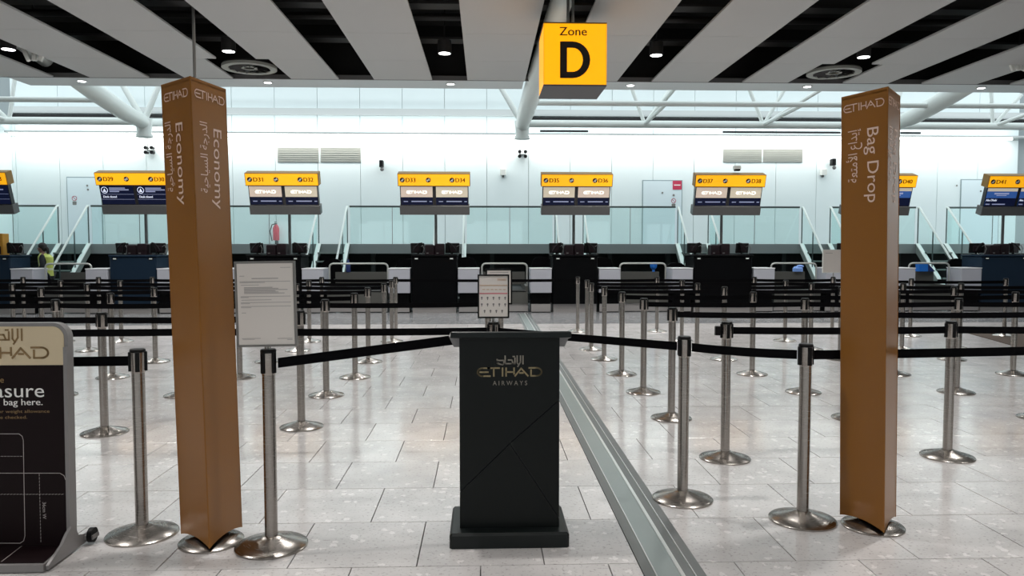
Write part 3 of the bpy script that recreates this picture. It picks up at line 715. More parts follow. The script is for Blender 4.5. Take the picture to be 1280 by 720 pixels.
# ---- lane posts from base pixels, row by row
rowsR = [(523, (839, 1066, 1300)), (490.5, (804, 1004, 1195)), (468, (777, 940, 1118, 1266)), (449.5, (755, 904.5, 1050, 1190, 1330)), (437, (739, 871, 1013, 1127, 1199)), (426, (733.5, 852, 981, 1085)), (414.5, (722, 821, 942, 1040))]
rowsR2 = [(420, (1137.5, 1255))]
rowsL = [(534, (377, 131, -110)), (494.5, (408, 228, 73, -120)), (472, (444, 300, 141, -30)), (452.5, (460.5, 336, 194.5, 54)), (438.5, (480.5, 372, 240, 111, 18)), (427, (490, 387, 271, 152, 78)), (415, (495, 403, 300, 192, 125, 31))]
rowA = [(8.0, 603)]
ORD = ['first', 'second', 'third', 'fourth', 'fifth', 'sixth', 'seventh']
def lane(rows, side, L=None):
    pil = {'R': 'Bag Drop', 'L': 'Economy'}[side]
    for ri, (py, xs) in enumerate(rows):
        ps = []
        for i, px in enumerate(xs):
            p = G(px, py if not (side == 'L' and ri == 0 and i == 1) else 541); ps.append(p)
            far = ri >= 4
            if i == 0: lb, gr = 'steel queue post at the aisle end of the %s row behind the %s pillar' % (ORD[ri], pil), pil + ' lane posts'
            else: lb, gr = 'steel queue post, %s from the aisle in the %s row behind the %s pillar' % (ORD[i], ORD[ri], pil), pil + ' lane posts'
            stanchion(p.x, p.y, lb, gr, rot=0, mt='steel' if not far else 'steel_far')
        for i, (a, b) in enumerate(zip(ps[:-1], ps[1:])):
            belt(a, b, 'black belt, %s span from the aisle in the %s row behind the %s pillar' % (ORD[i], ORD[ri], pil), LANE_R if side == 'R' else LANE_L, sag=.008)
        if len(xs) > 1 and (side == 'L' or ri < 5):
            e = ps[-1]; dx = -1.65 if side == 'L' else 1.65
            stanchion(e.x + dx, e.y + .06, 'steel queue post at the outer end of the %s row behind the %s pillar' % (ORD[ri], pil), pil + ' lane posts', mt='steel' if ri < 4 else 'steel_far')
            belt(e, off(e, dx, .06), 'black belt, outermost span from the aisle in the %s row behind the %s pillar' % (ORD[ri], pil), LANE_R if side == 'R' else LANE_L, sag=.008)
    return
lane(rowsR, 'R'); lane(rowsL, 'L')
pz = [G(x, 420) for x in (1137.5, 1255)]
for p, nm in zip(pz, ('beside the blue carton', 'beside the D41 desk')): stanchion(p.x, p.y, 'steel queue post in the hindmost Bag Drop lane row ' + nm, 'Bag Drop lane posts', mt='steel_far')
belt(pz[0], pz[1], 'black belt from the post beside the blue carton toward the D41 desk', LANE_R); belt(G(1040, 414.5), pz[0], 'black belt from the pale sheet sign post to the post beside blue carton', LANE_R)
M1 = ond(610, 373, 8.0); M1.z = 0; stanchion(M1.x, M1.y, 'steel queue post in the aisle carrying a larger black framed notice')
belt(G(408, 494.5), M1, 'black belt from an Economy lane end to the aisle notice post')
M2 = ond(626, 366, 9.1); M2.z = 0; stanchion(M2.x, M2.y, 'plain steel queue post in the aisle behind the notice posts')
belt(G(495, 415), G(722, 414.5), 'long black belt closing the far end of the aisle between the lanes')

# ---- notices on posts
def notice(c, w_, h_, fm, label, tilt=0, band=.012, rx=0):
    """portrait frame centred at c facing the camera side (-y)"""
    t = thing('notice_frame', label, 'notice', c, M=Matrix.Translation(c) @ Matrix.Rotation(R_(tilt), 4, 'Y') @ Matrix.Rotation(R_(rx), 4, 'Z'))
    q = MB(); a, b = w_ / 2, h_ / 2
    for (x0, z0, x1, z1) in ((-a, -b, a, -b + band), (-a, b - band, a, b), (-a, -b + band, -a + band, b - band), (a - band, -b + band, a, b - band)): q.box((x0, -.012, z0), (x1, .012, z1))
    obj('frame', q, fm, t, world=False)
    q = MB(); q.box((-a + band, -.006, -b + band), (a - band, .006, b - band)); obj('backing', q, fm, t, world=False)
    q = MB(); q.box((-a + band + .002, -.008, -b + band + .002), (a - band - .002, -.0062, b - band - .002)); pp = obj('sheet', q, 'paper', t, world=False)
    return t, pp
def bars(mb, spec, M):
    for x0, x1, y0, y1 in spec: mb.prism([(x0, y0), (x1, y0), (x1, y1), (x0, y1)], .0006, M)
    return mb
# large notice on L1: 293-371 x 326-433
nA, nB = ond(294, 326.5, L1.y), ond(371, 433, L1.y)
nc = Vector(((nA.x + nB.x) / 2, L1.y, (nA.z + nB.z) / 2)); nw, nh = nB.x - nA.x, nA.z - nB.z
t, pp = notice(nc, nw, nh, 'frame_grey', 'grey framed paper notice on the post beside the Economy pillar', tilt=-.8, band=.009)
MF = frame((0, -.0083, 0), (1, 0, 0), (0, 0, 1))
q = MB(); S = nh
def ln(x0, x1, y, th=.006): return (x0 * nw - nw / 2, x1 * nw - nw / 2, (.5 - y) * nh - th / 2, (.5 - y) * nh + th / 2)
sp = [ln(.28, .72, .2, .005)] + [ln(.08, .92, .235, .003), ln(.08, .5, .247, .003), ln(.1, .4, .275, .003)] + [ln(.15, .42 + .1 * (k % 3) + (.25 if k in (2, 3) else .2), .305 + .0135 * k, .004) for k in range(6)] + [ln(.09, .92, .41, .003), ln(.09, .22, .42, .003), ln(.1, .6, .45, .003), ln(.09, .92, .48, .003), ln(.09, .24, .492, .003), ln(.09, .92, .525, .003), ln(.09, .26, .538, .003), ln(.1, .17, .6, .003), ln(.09, .4, .9, .003), ln(.1, .3, .912, .002), ln(.68, .93, .905, .003), ln(.84, .93, .92, .003), ln(.76, .93, .075, .003), ln(.08, .16, .17, .003)]
obj('print_lines', bars(q, sp, MF), 'ink_light', pp, world=False, smooth=False, stuff=True)
q = MB(); q.cyl((nc.x, L1.y, 1.0), (nc.x - .0, L1.y, nB.z + .01), .012, n=10); obj('mount', q, 'steel_plain', t)
# small notice on P0: 597-636.5 x 343-397.5
nA, nB = ond(597, 343, P0.y - .02), ond(636.5, 397.5, P0.y - .02); nw, nh = nB.x - nA.x, nA.z - nB.z
nc = Vector(((nA.x + nB.x) / 2, P0.y - .02, (nA.z + nB.z) / 2))
t, pp = notice(nc, nw, nh, 'black_plastic', 'small black framed notice with rows of icons behind the lectern', band=.009)
q = MB(); obj('print_band', bars(q, [ln(.06, .94, .25, .008)], MF), 'beige_print', pp, world=False, smooth=False)
q = MB(); obj('print_band', bars(q, [ln(.06, .94, .435, .008)], MF), 'pink_print', pp, world=False, smooth=False)
q = MB(); obj('print_lines', bars(q, [ln(.15 + .13 * k, .24 + .13 * k, .345, .006) for k in range(6)] + [ln(.62, .9, .1 + .02 * k, .003) for k in range(3)], MF), 'beige_print', pp, world=False, smooth=False, stuff=True)
q = MB()
for r, (n_, y) in enumerate(((5, .53), (5, .68), (4, .83))):
    for k in range(n_):
        x = (.13 + .185 * k + (.09 if n_ == 4 else 0)) * nw - nw / 2; z = (.5 - y) * nh
        q.prism([(x + .007 * math.cos(a), z + .007 * math.sin(a)) for a in [math.pi / 4 * j for j in range(8)]], .0008, MF); q.prism([(x - .003, z - .016), (x + .003, z - .016), (x + .003, z - .005), (x - .003, z - .005)], .0008, MF)
obj('print_icons', q, 'ink', pp, world=False, smooth=False, stuff=True)
q = MB(); q.cyl((nc.x, P0.y, 1.0), (nc.x, P0.y, nB.z + .01), .01, n=10); obj('mount', q, 'steel_plain', t)
# larger framed notice behind it
nA, nB = ond(607, 336, M1.y), ond(640, 380, M1.y); nw, nh = nB.x - nA.x, nA.z - nB.z
nc = Vector(((nA.x + nB.x) / 2, M1.y - .05, (nA.z + nB.z) / 2))
t, pp = notice(nc, nw, nh, 'black_plastic', 'black framed notice on the aisle post partly hidden by the icon notice', band=.014)
q = MB(); obj('print_lines', bars(q, [ln(.15, .85, .1, .008), ln(.15, .85, .2, .004), ln(.15, .85, .25, .004)], MF), 'ink_light', pp, world=False, smooth=False, stuff=True)
q = MB(); q.cyl((M1.x, M1.y, 1.0), (M1.x, M1.y - .05, nB.z + .05), .01, n=10); obj('mount', q, 'steel_plain', t)
# sheet sign on a far post beside the Bag Drop pillar: 1028-1056 x 312-340
p = G(1040, 414.5); nA, nB = ond(1028.5, 312, p.y), ond(1058, 341, p.y); nw, nh = nB.x - nA.x, nA.z - nB.z
nc = Vector(((nA.x + nB.x) / 2, p.y, (nA.z + nB.z) / 2))
t, pp = notice(nc, nw, nh, 'white_box', 'pale sheet sign on a lane post half hidden by the Bag Drop pillar', band=.012)
q = MB(); obj('print_lines', bars(q, [ln(.1, .4, .15, .01)], MF), 'ink_light', pp, world=False, smooth=False, stuff=True)
q = MB(); q.cyl((p.x, p.y, 1.0), (p.x, p.y, nB.z + .01), .012, n=8); obj('mount', q, 'steel_plain', t)

# ================================================================== LECTERN
pb = onz(562, 685.5); pr_ = onz(712, 685.5); lx0, lx1, ly = pb.x, pr_.x, (pb.y + pr_.y) / 2
lc = (lx0 + lx1) / 2
t = thing('lectern', 'black lectern with gold airline wordmark and stepped plinth', 'lectern', (lc, ly + .2, 0), R_(-.4))
hw = (lx1 - lx0) / 2
q = MB(); q.bbox((lc - hw, ly, 0), (lc + hw, ly + .43, .078), .012); obj('plinth', q, 'podium_edge', t)
cf = ly + .095; ca, cb = ond(575, 640, cf).x, ond(698.5, 640, cf).x; ctop = 1.075
q = MB(); q.add([(x, y, z) for x in (ca, cb) for y, z in ((cf, .078), (cf + .29, .078), (cf + .29, ctop - .06), (cf, ctop - .006))], [(0, 1, 2, 3), (7, 6, 5, 4), (0, 4, 5, 1), (1, 5, 6, 2), (2, 6, 7, 3), (3, 7, 4, 0)]); colm = obj('column', q, 'podium_edge', t)
# front panels with open diagonal grooves between them
FP = frame((ca, cf - .0, .078), (1, 0, 0), (0, 0, 1)); W_ = cb - ca; H_ = ctop - .078
def fpt(px, py): v = ond(px, py, cf); return (v.x - ca, v.z - .078)
e1, e2, e3, e4 = fpt(575, 614), fpt(637, 553), fpt(698.5, 499), fpt(698.5, 646)
g = .004
e1 = (0, e1[1]); e3 = (W_, e3[1]); e4 = (W_, e4[1])
FPm = FP @ Matrix.Identity(4)
for poly in ([(0, e1[1] + g), (e2[0], e2[1] + g), (W_, e3[1] + g), (W_, H_), (0, H_)], [(0, 0), (W_ - .0, 0), (W_, e4[1] - g), (e2[0], e2[1] - g * 1.6), (0, e1[1] - g)], [(e2[0] + g * 1.6, e2[1]), (W_, e4[1] + g), (W_, e3[1] - g)]):
    q = MB(); q.prism(poly, .012, FPm); obj('front_panel', q, 'podium', t)
topz0, topz1 = 1.078, 1.11
ta, tb = ond(563.5, 418, cf).x, ond(713.5, 418, cf).x
MTp = Matrix.Translation((0, cf - .04, topz0)) @ Matrix.Rotation(R_(-9.5), 4, 'X')
q = MB(); q.bbox((ta, 0, 0), (tb, .40, topz1 - topz0), .006, MTp); obj('top', q, 'podium_edge', t)
for s_, x in ((-1, ca), (1, cb)):
    q = MB(); M = frame((x, cf + .02, topz0), (s_, 0, 0), (0, 0, 1)); q.prism([(0, 0), (.055, 0), (.03, -.055), (0, -.055)] if s_ > 0 else [(0, 0), (0, -.055), (.03, -.055), (.055, 0)], .2 if s_ < 0 else -.2, M); obj('belt_bracket', q, 'sizer_frame', t)
FL = frame((0, cf - .0128, 0), (1, 0, 0), (0, 0, 1))
def at(px, py): v = ond(px, py, cf - .0128); return v.x, v.z
x, z = at(637, 470); x0, _ = at(597, 470); x1, _ = at(677, 470)
q = MB(); logo(q, FL @ T2(x, z), at(637, 460)[1] - z, x1 - x0, .2); obj('wordmark', q, 'gold', t, smooth=False)
x, z = at(637, 455); q = MB(); arlogo(q, FL @ T2(x, z), .042, .138, .16); obj('arabic_wordmark', q, 'gold_dim', t, smooth=False)
x, z = at(637.5, 481.5); q = MB(); text(q, 'A I R W A Y S', FL @ T2(x, z), h=.023, wid=at(659, 481)[0] - at(616, 481)[0], align='c'); obj('lettering', q, 'gold_dim', t, smooth=False)
bl_ = Vector((ca - .035, cf + .12, 0))
belt(L1, bl_, 'black belt from the framed notice post to the lectern bracket', sag=0, z0=.945, z1=1.048, e1=0)

# ================================================================== PRINTED PILLARS
def pillar(tip_px, top_px, ang, s, faces, label, name):
    T0 = onz(*tip_px, z=.03); T1 = ond(*top_px, T0.y - .07)
    a = R_(ang); rv = Vector((math.cos(a), math.sin(a), 0)) * s; lv = Vector((math.cos(a + math.pi / 3), math.sin(a + math.pi / 3), 0)) * s
    cen = T0 + (rv + lv) / 3
    t = thing('printed_pillar', label, 'pillar sign', (cen.x, cen.y, 0))
    up = T1 - T0; h = up.length
    def ring(p, k=1.0, dz=0): c = p + (rv + lv) / 3; return [c + (v - c) * k for v in (p, p + rv, p + lv)]
    bo, to = ring(T0), ring(T1)
    q = MB(); N = 6; vs = []; 
    # three printed faces with a shallow upward bow in the bottom edge
    cs = 3; br = []
    for i in range(3):
        a_, b_ = bo[i], bo[(i + 1) % 3]; c_, d_ = to[i], to[(i + 1) % 3]
        q = MB(); lo_ = []; hi_ = []
        for k in range(9):
            u = k / 8; arch = .024 * (4 * u * (1 - u)); v0 = a_.lerp(b_, u); v1 = c_.lerp(d_, u)
            lo_.append(v0 + (v1 - v0) * (arch / h)); hi_.append(v1)
        nn = (b_ - a_).cross(up).normalized() * .004
        n9 = 9; q.add(lo_ + hi_ + [v - nn for v in lo_] + [v - nn for v in hi_],
              [(k, k + 1, n9 + k + 1, n9 + k) for k in range(8)] + [(2 * n9 + k + 1, 2 * n9 + k, 3 * n9 + k, 3 * n9 + k + 1) for k in range(8)] + [(k, 2 * n9 + k, 2 * n9 + k + 1, k + 1) for k in range(8)] + [(n9 + k, n9 + k + 1, 3 * n9 + k + 1, 3 * n9 + k) for k in range(8)] + [(0, n9, 3 * n9, 2 * n9), (8, 2 * n9 + 8, 3 * n9 + 8, n9 + 8)])
        obj('printed_face', q, 'pillar', t, smooth=False)
    q = MB(); q.add([v - up.normalized() * .012 for v in to] + [v - up.normalized() * .02 for v in to], [(0, 1, 2), (5, 4, 3), (0, 3, 4, 1), (1, 4, 5, 2), (2, 5, 3, 0)]); obj('top_lid', q, 'pillar', t)
    bx, by = cen.x, cen.y
    q = MB(); q.lathe([(.163, 0), (.163, .008), (.156, .014), (.11, .026), (.06, .04), (.04, .05)], 40, (bx, by, 0)); obj('base', q, 'steel', t)
    q = MB(); q.cyl((bx, by, .04), (bx + up.x * .4, by + up.y * .4, .95), .03, n=20); obj('post', q, 'steel', t)
    q = MB()
    for (o_, far_, tx) in ((T1 + lv, T1, 0), (T1, T1 + rv, 1)):
        M = frame(o_, far_ - o_, up); nrm = Vector((M[0][2], M[1][2], M[2][2]))
        M = Matrix.Translation(nrm * .0012) @ M
        f = faces[tx]
        logo(q, M @ T2(f['lx'] * s, -f['ly']), f['lh'], f['lw'] * s, .15)
        text(q, f['t'], M @ T2(f['tx'] * s, -f['ty'], -90), h=f['th'], wid=f['tl'])
        text(q, f['a'], M @ T2(f['ax'] * s, -f['ay'], 90), size=f['as'], wid=f['al'], align='r')
    obj('lettering', q, 'pillar_text', t, smooth=False)
    return t
eF = dict(lx=.5, ly=.088, lh=.036, lw=.80, t='Economy', tx=.45, ty=.205, th=.070, tl=.40, a=AR_ECON, ax=.27, ay=.19, al=.345)
eF['as'] = .085
eR = dict(eF, lx=.52, lw=.82, tx=.60, ax=.42, ay=.2, ty=.22)
pillar((262, 686), (237.5, 95), 77, .305, (dict(eF), eR), 'bronze triangular pillar sign reading Economy on a steel base', 'e')
bF = dict(lx=.49, ly=.088, lh=.036, lw=.86, t='Bag Drop', tx=.57, ty=.19, th=.072, tl=.385, a=AR_BAG, ax=.35, ay=.185, al=.28)
bF['as'] = .085
pillar((1105, 666), (1110, 108), 50.5, .30, (bF, dict(bF, lx=.5, ly=.08)), 'bronze triangular pillar sign reading Bag Drop on a steel base', 'b')

# ================================================================== BAG SIZER
by_ = 3.83
sxr = ond(86, 560, by_).x; sw = .72; sx0_ = sxr - sw; szt = ond(40, 404, by_).z
tilt = math.atan(.012)
t = thing('bag_sizer', 'dark bag sizer sign with beige header and folding floor tray', 'bag sizer', (sxr - sw / 2, by_, 0), R_(0))
MS = frame((sx0_, by_, .03), (1, 0, 0), (0, 0.02, 1))
Hh = szt - .03
rr = .075
outl = [(0, 0), (sw, 0)] + arc(sw - rr, Hh - rr, rr, rr, 0, 90, 8) + arc(rr, Hh - rr, rr, rr, 90, 180, 8)
q = MB(); q.prism(outl, -.05, MS); obj('board', q, 'sizer_frame', t)
zb = Hh - (ond(40, 457, by_).z * -1 + szt)
ins = .018
hd = [(ins, zb), (sw - ins, zb)] + arc(sw - rr, Hh - rr, rr - ins, rr - ins, 0, 90, 8) + arc(rr, Hh - rr, rr - ins, rr - ins, 90, 180, 8)
q = MB(); q.prism(hd, .003, MS); hp = obj('header_panel', q, 'sizer_beige', t)
q = MB(); q.prism([(ins, .0), (sw - ins - .004, .0), (sw - ins - .004, zb), (ins, zb)], .004, MS); bp = obj('print_panel', q, 'sizer_dark', t)
q = MB(); q.prism([(sw - ins, .03), (sw, .03), (sw, zb + .09), (sw - ins, zb + .09)], .012, MS); obj('edge_profile', q, 'sizer_frame', t)
MT = Matrix.Translation((0, -.005, 0)) @ MS
def su(px, py): v = ond(px, py, by_ - .005); return v.x - sx0_, (v.z - .03)
x1, y = su(57.5, 448); xc_ = sw / 2 - .0
q = MB(); lw_ = .42; logo(q, MT @ T2(x1 - lw_ / 2, y), su(57, 435)[1] - y, lw_, .2); obj('wordmark', q, 'sizer_gold', hp, smooth=False)
x1, y = su(24, 426); q = MB(); arlogo(q, MT @ T2(x1 - .105, y), .056, .21, .15); obj('arabic_wordmark', q, 'sizer_gold', hp, smooth=False)
q = MB(); x1, y = su(53, 497); text(q, 'Measure', MT @ T2(x1, y), h=.068, wid=.38, align='r', bold=.0006)
x1, y = su(51, 507); text(q, 'your cabin bag here.', MT @ T2(x1, y), h=.032, wid=.43, align='r', bold=.0012); obj('lettering', q, 'white_print', bp, smooth=False)
q = MB(); x1, y = su(2.2, 479); text(q, 'Please', MT @ T2(x1, y), h=.03, align='r')
x1, y = su(60, 516.5); text(q, 'If it is over the size or weight allowance', MT @ T2(x1, y), h=.0155, wid=.50, align='r')
x1, y = su(32, 524); text(q, 'it will need to be checked.', MT @ T2(x1, y), h=.0155, wid=.33, align='r'); obj('small_lettering', q, 'sizer_gold', bp, smooth=False)
q = MB()
def sl(*pts, th=.0028): q.stroke([su(*p) for p in pts], th, MT)
sl((-60, 543), (22, 543), (26, 546), (27.5, 551), (31, 670), (29.5, 676), (25, 679), (-60, 679))
sl((-60, 592), (74, 592), (79, 595), (81, 600))
q2 = MB()
for k in range(34):
    a, b = -52 + k * 4, -49.5 + k * 4
    if b < 81: q2.stroke([su(a, 618.5), su(b, 618)], .002, MT)
    if b < 27: q2.stroke([su(a, 571), su(b, 571)], .002, MT)
for k in range(21): q2.stroke([su(48 + k * .15, 593 + k * 4.1), su(48 + k * .15, 595.6 + k * 4.1)], .002, MT)
obj('outline_print', q, 'sizer_line', bp, smooth=False); obj('dashed_print', q2, 'sizer_line', bp, smooth=False, stuff=True)
q = MB(); x, y = su(52.5, 628); text(q, '36cm W', MT @ T2(x, y, -90), h=.017, wid=.085); obj('dimension_lettering', q, 'sizer_line', bp, smooth=False)
# tray
c1, c2, c3 = onz(57, 709, .02), onz(82, 681, .02), onz(0, 712, .02)
fy = c3.y; tray = [(sx0_ - .0, by_ + .02), (sx0_, fy + .12), (sx0_ + .12, fy), (c1.x, fy), (sxr - .005, fy + .14), (sxr - .005, by_ + .02)]
q = MB(); q.prism(tray, .035, Matrix.Translation((0, 0, .004))); obj('floor_tray', q, 'sizer_frame', t)
k_ = .022; tr2 = [(sx0_ + k_, by_ - .006), (sx0_ + k_, fy + .125), (sx0_ + .13, fy + k_), (c1.x - .01, fy + k_), (sxr - k_ - .012, fy + .135), (sxr - k_ - .012, by_ - .006)]
q = MB(); q.prism(tr2, .003, Matrix.Translation((0, 0, .039))); tp = obj('tray_print', q, 'sizer_dark', t)
q = MB(); a, b = onz(28, 682, .042), onz(2, 702, .042); q.stroke([(a.x, a.y), (b.x, b.y)], .004, Matrix.Translation((0, 0, .0422))); obj('outline_print', q, 'sizer_line', tp, smooth=False)
q = MB(); MW = frame((sxr + .008, by_ - .1, 0.0), (0, 1, 0), (0, 0, 1)); q.prism([(-.12, .01), (.25, .01), (.27, .03), (.2, .06), (.15, .075), (.13, .12), (.09, .14), (.05, .12), (.0, .08), (-.12, .03)], -.014, MW); obj('foot_bracket', q, 'sizer_frame', t)
wx = sxr + .035; q = MB(); q.cyl((wx - .012, by_ + .13, .045), (wx + .012, by_ + .13, .045), .038, n=20); obj('wheel', q, 'black_plastic', t)
q = MB(); q.box((sxr - .01, by_ + .1, .03), (wx + .02, by_ + .16, .05)); obj('axle_plate', q, 'sizer_frame', t)

# ================================================================== CHECK-IN DESKS
DY = 17.85; DT = 1.36
DESKS = [('D27', 'D28', -11.45, .56, 'desk_navy', 'closed', -11.72), ('D29', 'D30', -8.12, .53, 'desk_navy', 'closed', -8.07), ('D31', 'D32', -4.9, .62, 'desk_black', 'etihad', -4.68), ('D33', 'D34', -1.19, .53, 'desk_black', 'etihad', -1.18), ('D35', 'D36', 2.13, .53, 'desk_black', 'etihad', 2.16), ('D37', 'D38', 5.65, .70, 'desk_black', 'etihad', 5.79), ('D39', 'D40', 9.2, .56, 'desk_black', 'blue', 9.43), ('D41', 'D42', 12.52, .58, 'desk_navy', 'blue', 12.85)]
SIGN_D = 18.0
def icon(mb_d, mb_l, M, x, y, r, kind):
    mb_d.prism([(x + r * math.cos(2 * math.pi * k / 18), y + r * math.sin(2 * math.pi * k / 18)) for k in range(18)], .0015, M)
    M2 = M @ Matrix.Translation((0, 0, .0018))
    if kind == 'plane':
        mb_l.stroke([(x - r * .6, y - r * .1), (x + r * .5, y + r * .05)], r * .45, M2, .001); mb_l.stroke([(x - r * .05, y), (x - r * .35, y - r * .6)], r * .3, M2, .001); mb_l.stroke([(x - .0 * r, y), (x + r * .35, y + r * .6)], r * .3, M2, .001)
    else:
        mb_l.stroke([(x - r * .5, y - r * .5), (x + r * .1, y + r * .2)], r * .35, M2, .001); mb_l.stroke([(x + r * .15, y - r * .5), (x + r * .15, y + r * .4)], r * .3, M2, .001); mb_l.stroke([(x + r * .15, y + r * .0), (x + r * .6, y + r * .4)], r * .25, M2, .001)
def desk(a, b, xc, hw, mt, mode, sxc):
    nm = '%s and %s' % (a, b)
    t = thing('check_in_desk', 'dark check-in desk under the %s screen' % nm, 'check-in desk', (xc, DY + .4, 0))
    q = MB(); q.box((xc - hw + .02, DY + .05, 0), (xc + hw - .02, DY + .75, .22)); obj('kick_plate', q, 'kick_steel', t)
    q = MB(); q.bbox((xc - hw, DY, .2), (xc + hw, DY + .8, DT - .04), .02); obj('body', q, mt, t)
    q = MB(); q.bbox((xc - hw - .02, DY - .02, DT - .04), (xc + hw + .02, DY + .82, DT), .01); obj('counter_top', q, mt, t)
    for s_ in (-1, 1):
        q = MB(); x = xc + s_ * (hw - .12); q.box((x - .055, DY - .006, DT - .12), (x + .055, DY - .0005, DT - .055)); pl = obj('number_plate', q, 'black_plastic', t)
        q = MB(); q.box((x - .035, DY - .009, DT - .1), (x + .035, DY - .006, DT - .075)); obj('plate_print', q, 'sticker', pl)
        # white weigh-scale module on each side
        x0, x1 = (xc + hw + .03, xc + hw + .53) if s_ > 0 else (xc - hw - .53, xc - hw - .03)
        m = thing('scale_module', 'white scale housing on the %s side of the %s desk' % (a if s_ < 0 else b, nm), 'scale housing', ((x0 + x1) / 2, DY + .3, 0))
        q = MB(); q.bbox((x0, DY - .05, .47), (x1, DY + .55, 1.03), .015); obj('housing', q, 'module_white', m)
        q = MB(); q.box((x0 - .004, DY - .054, 1.03), (x1 + .004, DY + .55, 1.05)); obj('cap', q, 'module_cap', m)
        q = MB(); q.box((x0 + .03, DY + .02, 0), (x1 - .03, DY + .5, .47)); obj('plinth', q, 'desk_black', m)
        q = MB(); q.box((x0 + .02, DY - .0, .02), (x1 - .02, DY + .022, .2)); obj('kick_plate', q, 'kick_steel', m)
    # devices on the counter
    z = DT
    for s_ in (-1, 1):
        if a == 'D27' and s_ < 0: continue
        x = xc + s_ * (hw - .12); M = Matrix.Translation((x, DY + .42, z)) @ Matrix.Rotation(s_ * R_(14), 4, 'Z') @ Matrix.Rotation(R_(8), 4, 'X')
        m = thing('computer_monitor', 'black flat monitor seen from behind at the %s end of the %s desk' % (a if s_ < 0 else b, nm), 'monitor', (x, DY + .42, z), M=Matrix.Translation((x, DY + .42, z)))
        q = MB(); q.lathe([(.1, 0), (.1, .01), (.03, .016)], 16, (x, DY + .42, z)); obj('foot', q, 'black_plastic', m)
        q = MB(); q.box((x - .02, DY + .41, z + .01), (x + .02, DY + .43, z + .12)); obj('stand', q, 'black_plastic', m)
        q = MB(); q.bbox((-.17, -.02, .04), (.17, .025, .28), .012, M); sc_ = obj('screen_shell', q, 'black_plastic', m)
        q = MB(); q.bbox((-.09, -.045, .08), (.09, -.02, .22), .01, M); obj('rear_housing', q, 'maroon_device', sc_)
        q = MB(); q.path([M @ Vector(v) for v in ((.1, -.03, .2), (.15, -.06, .24), (.19 * 1, -.08, .16), (.16, -.09, .05), (.12, -.1, .032))], .008, 6); obj('cable', q, 'device_grey', m)
        q = MB(); q.path([(x - s_ * .02, DY + .36, z + .02), (x - s_ * .06, DY + .33, z + .2), (x - s_ * .1, DY + .32, z + .29), (x - s_ * .04, DY + .3, z + .27), (x + s_ * .06, DY + .28, z + .16), (x + s_ * .09, DY + .28, z + .1)], .016, 7); obj('scanner_hose', q, 'black_plastic', m)
    for i, dx in enumerate((-.118, .118)):
        if a == 'D27': continue
        m = thing('ticket_printer', 'dark boarding pass printer at the middle of the %s desk, toward %s' % (nm, a if i == 0 else b), 'printer', (xc + dx, DY + .35, z))
        q = MB(); q.bbox((xc + dx - .112, DY + .2, z), (xc + dx + .112, DY + .5, z + .235 + .03 * i), .02); obj('case', q, 'maroon_device', m)
        q = MB(); q.box((xc + dx - .1, DY + .195, z + .09), (xc + dx + .1, DY + .202, z + .105)); obj('slot', q, 'black_plastic', m)
        q = MB(); q.box((xc + dx - .07, DY + .192, z + .03), (xc + dx - .02, DY + .202, z + .05)); obj('label_patch', q, 'device_grey', m)
    # overhead screen sign, leaning forward at the top
    zt, zb_ = ond(540, 217.5, SIGN_D).z, ond(540, 268, SIGN_D).z; hgt = zt - zb_; wd = 1.64
    lean = math.atan(.30 / hgt)
    M = Matrix.Translation((sxc, SIGN_D + .12, zb_)) @ Matrix.Rotation(lean, 4, 'X')
    s = thing('desk_screen_sign', {'closed': 'yellow topped twin screen sign numbered %s, screens dark blue' % nm, 'etihad': 'yellow topped twin screen sign numbered %s, screens half beige' % nm, 'blue': 'yellow topped twin screen sign numbered %s, screens bright blue' % nm}[mode], 'screen sign', (sxc, DY + .62, DT))
    h1 = .22; h2 = hgt - .25
    M = Matrix.Translation((sxc, SIGN_D + .12, zb_)) @ Matrix.Rotation(lean, 4, 'X')
    q = MB(); q.bbox((-wd / 2, -.02, 0), (wd / 2, .2, h1), .008, M); obj('lower_housing', q, 'sign_shelf', s)
    q = MB(); q.box((-wd / 2 + .02, .0, h1), (wd / 2 - .02, .12, h2), M); obj('screen_case', q, 'screen_black', s)
    q = MB(); q.bbox((-wd / 2 - .02, -.05, h2), (wd / 2 + .02, .2, hgt / math.cos(lean)), .006, M); hdr = obj('header_box', q, 'zone_edge', s)
    H2 = hgt / math.cos(lean)
    q = MB(); q.box((-wd / 2 - .005, -.056, h2 + .015), (wd / 2 + .005, -.05, H2 - .015), M); obj('header_face', q, 'yellow_lit', s)
    F = M @ frame((0, -.0565, 0), (1, 0, 0), (0, 0, 1)); zc = (h2 + H2) / 2; qd, ql, qt = MB(), MB(), MB()
    icon(qd, ql, F, -wd / 2 + .09, zc, .058, 'bag'); icon(qd, ql, F, -.13, zc, .058, 'plane'); icon(qd, ql, F, .42, zc, .058, 'bag')
    text(qt, a, F @ T2(-wd / 2 + .17, zc - .047), h=.095, wid=.22, bold=.008); text(qt, b, F @ T2(.5, zc - .047), h=.095, wid=.22, bold=.008)
    obj('icon_disc', qd, 'dark_letter', hdr, smooth=False); obj('icon_symbol', ql, 'white_print', hdr, smooth=False); obj('lettering', qt, 'sign_letter', hdr, smooth=False)
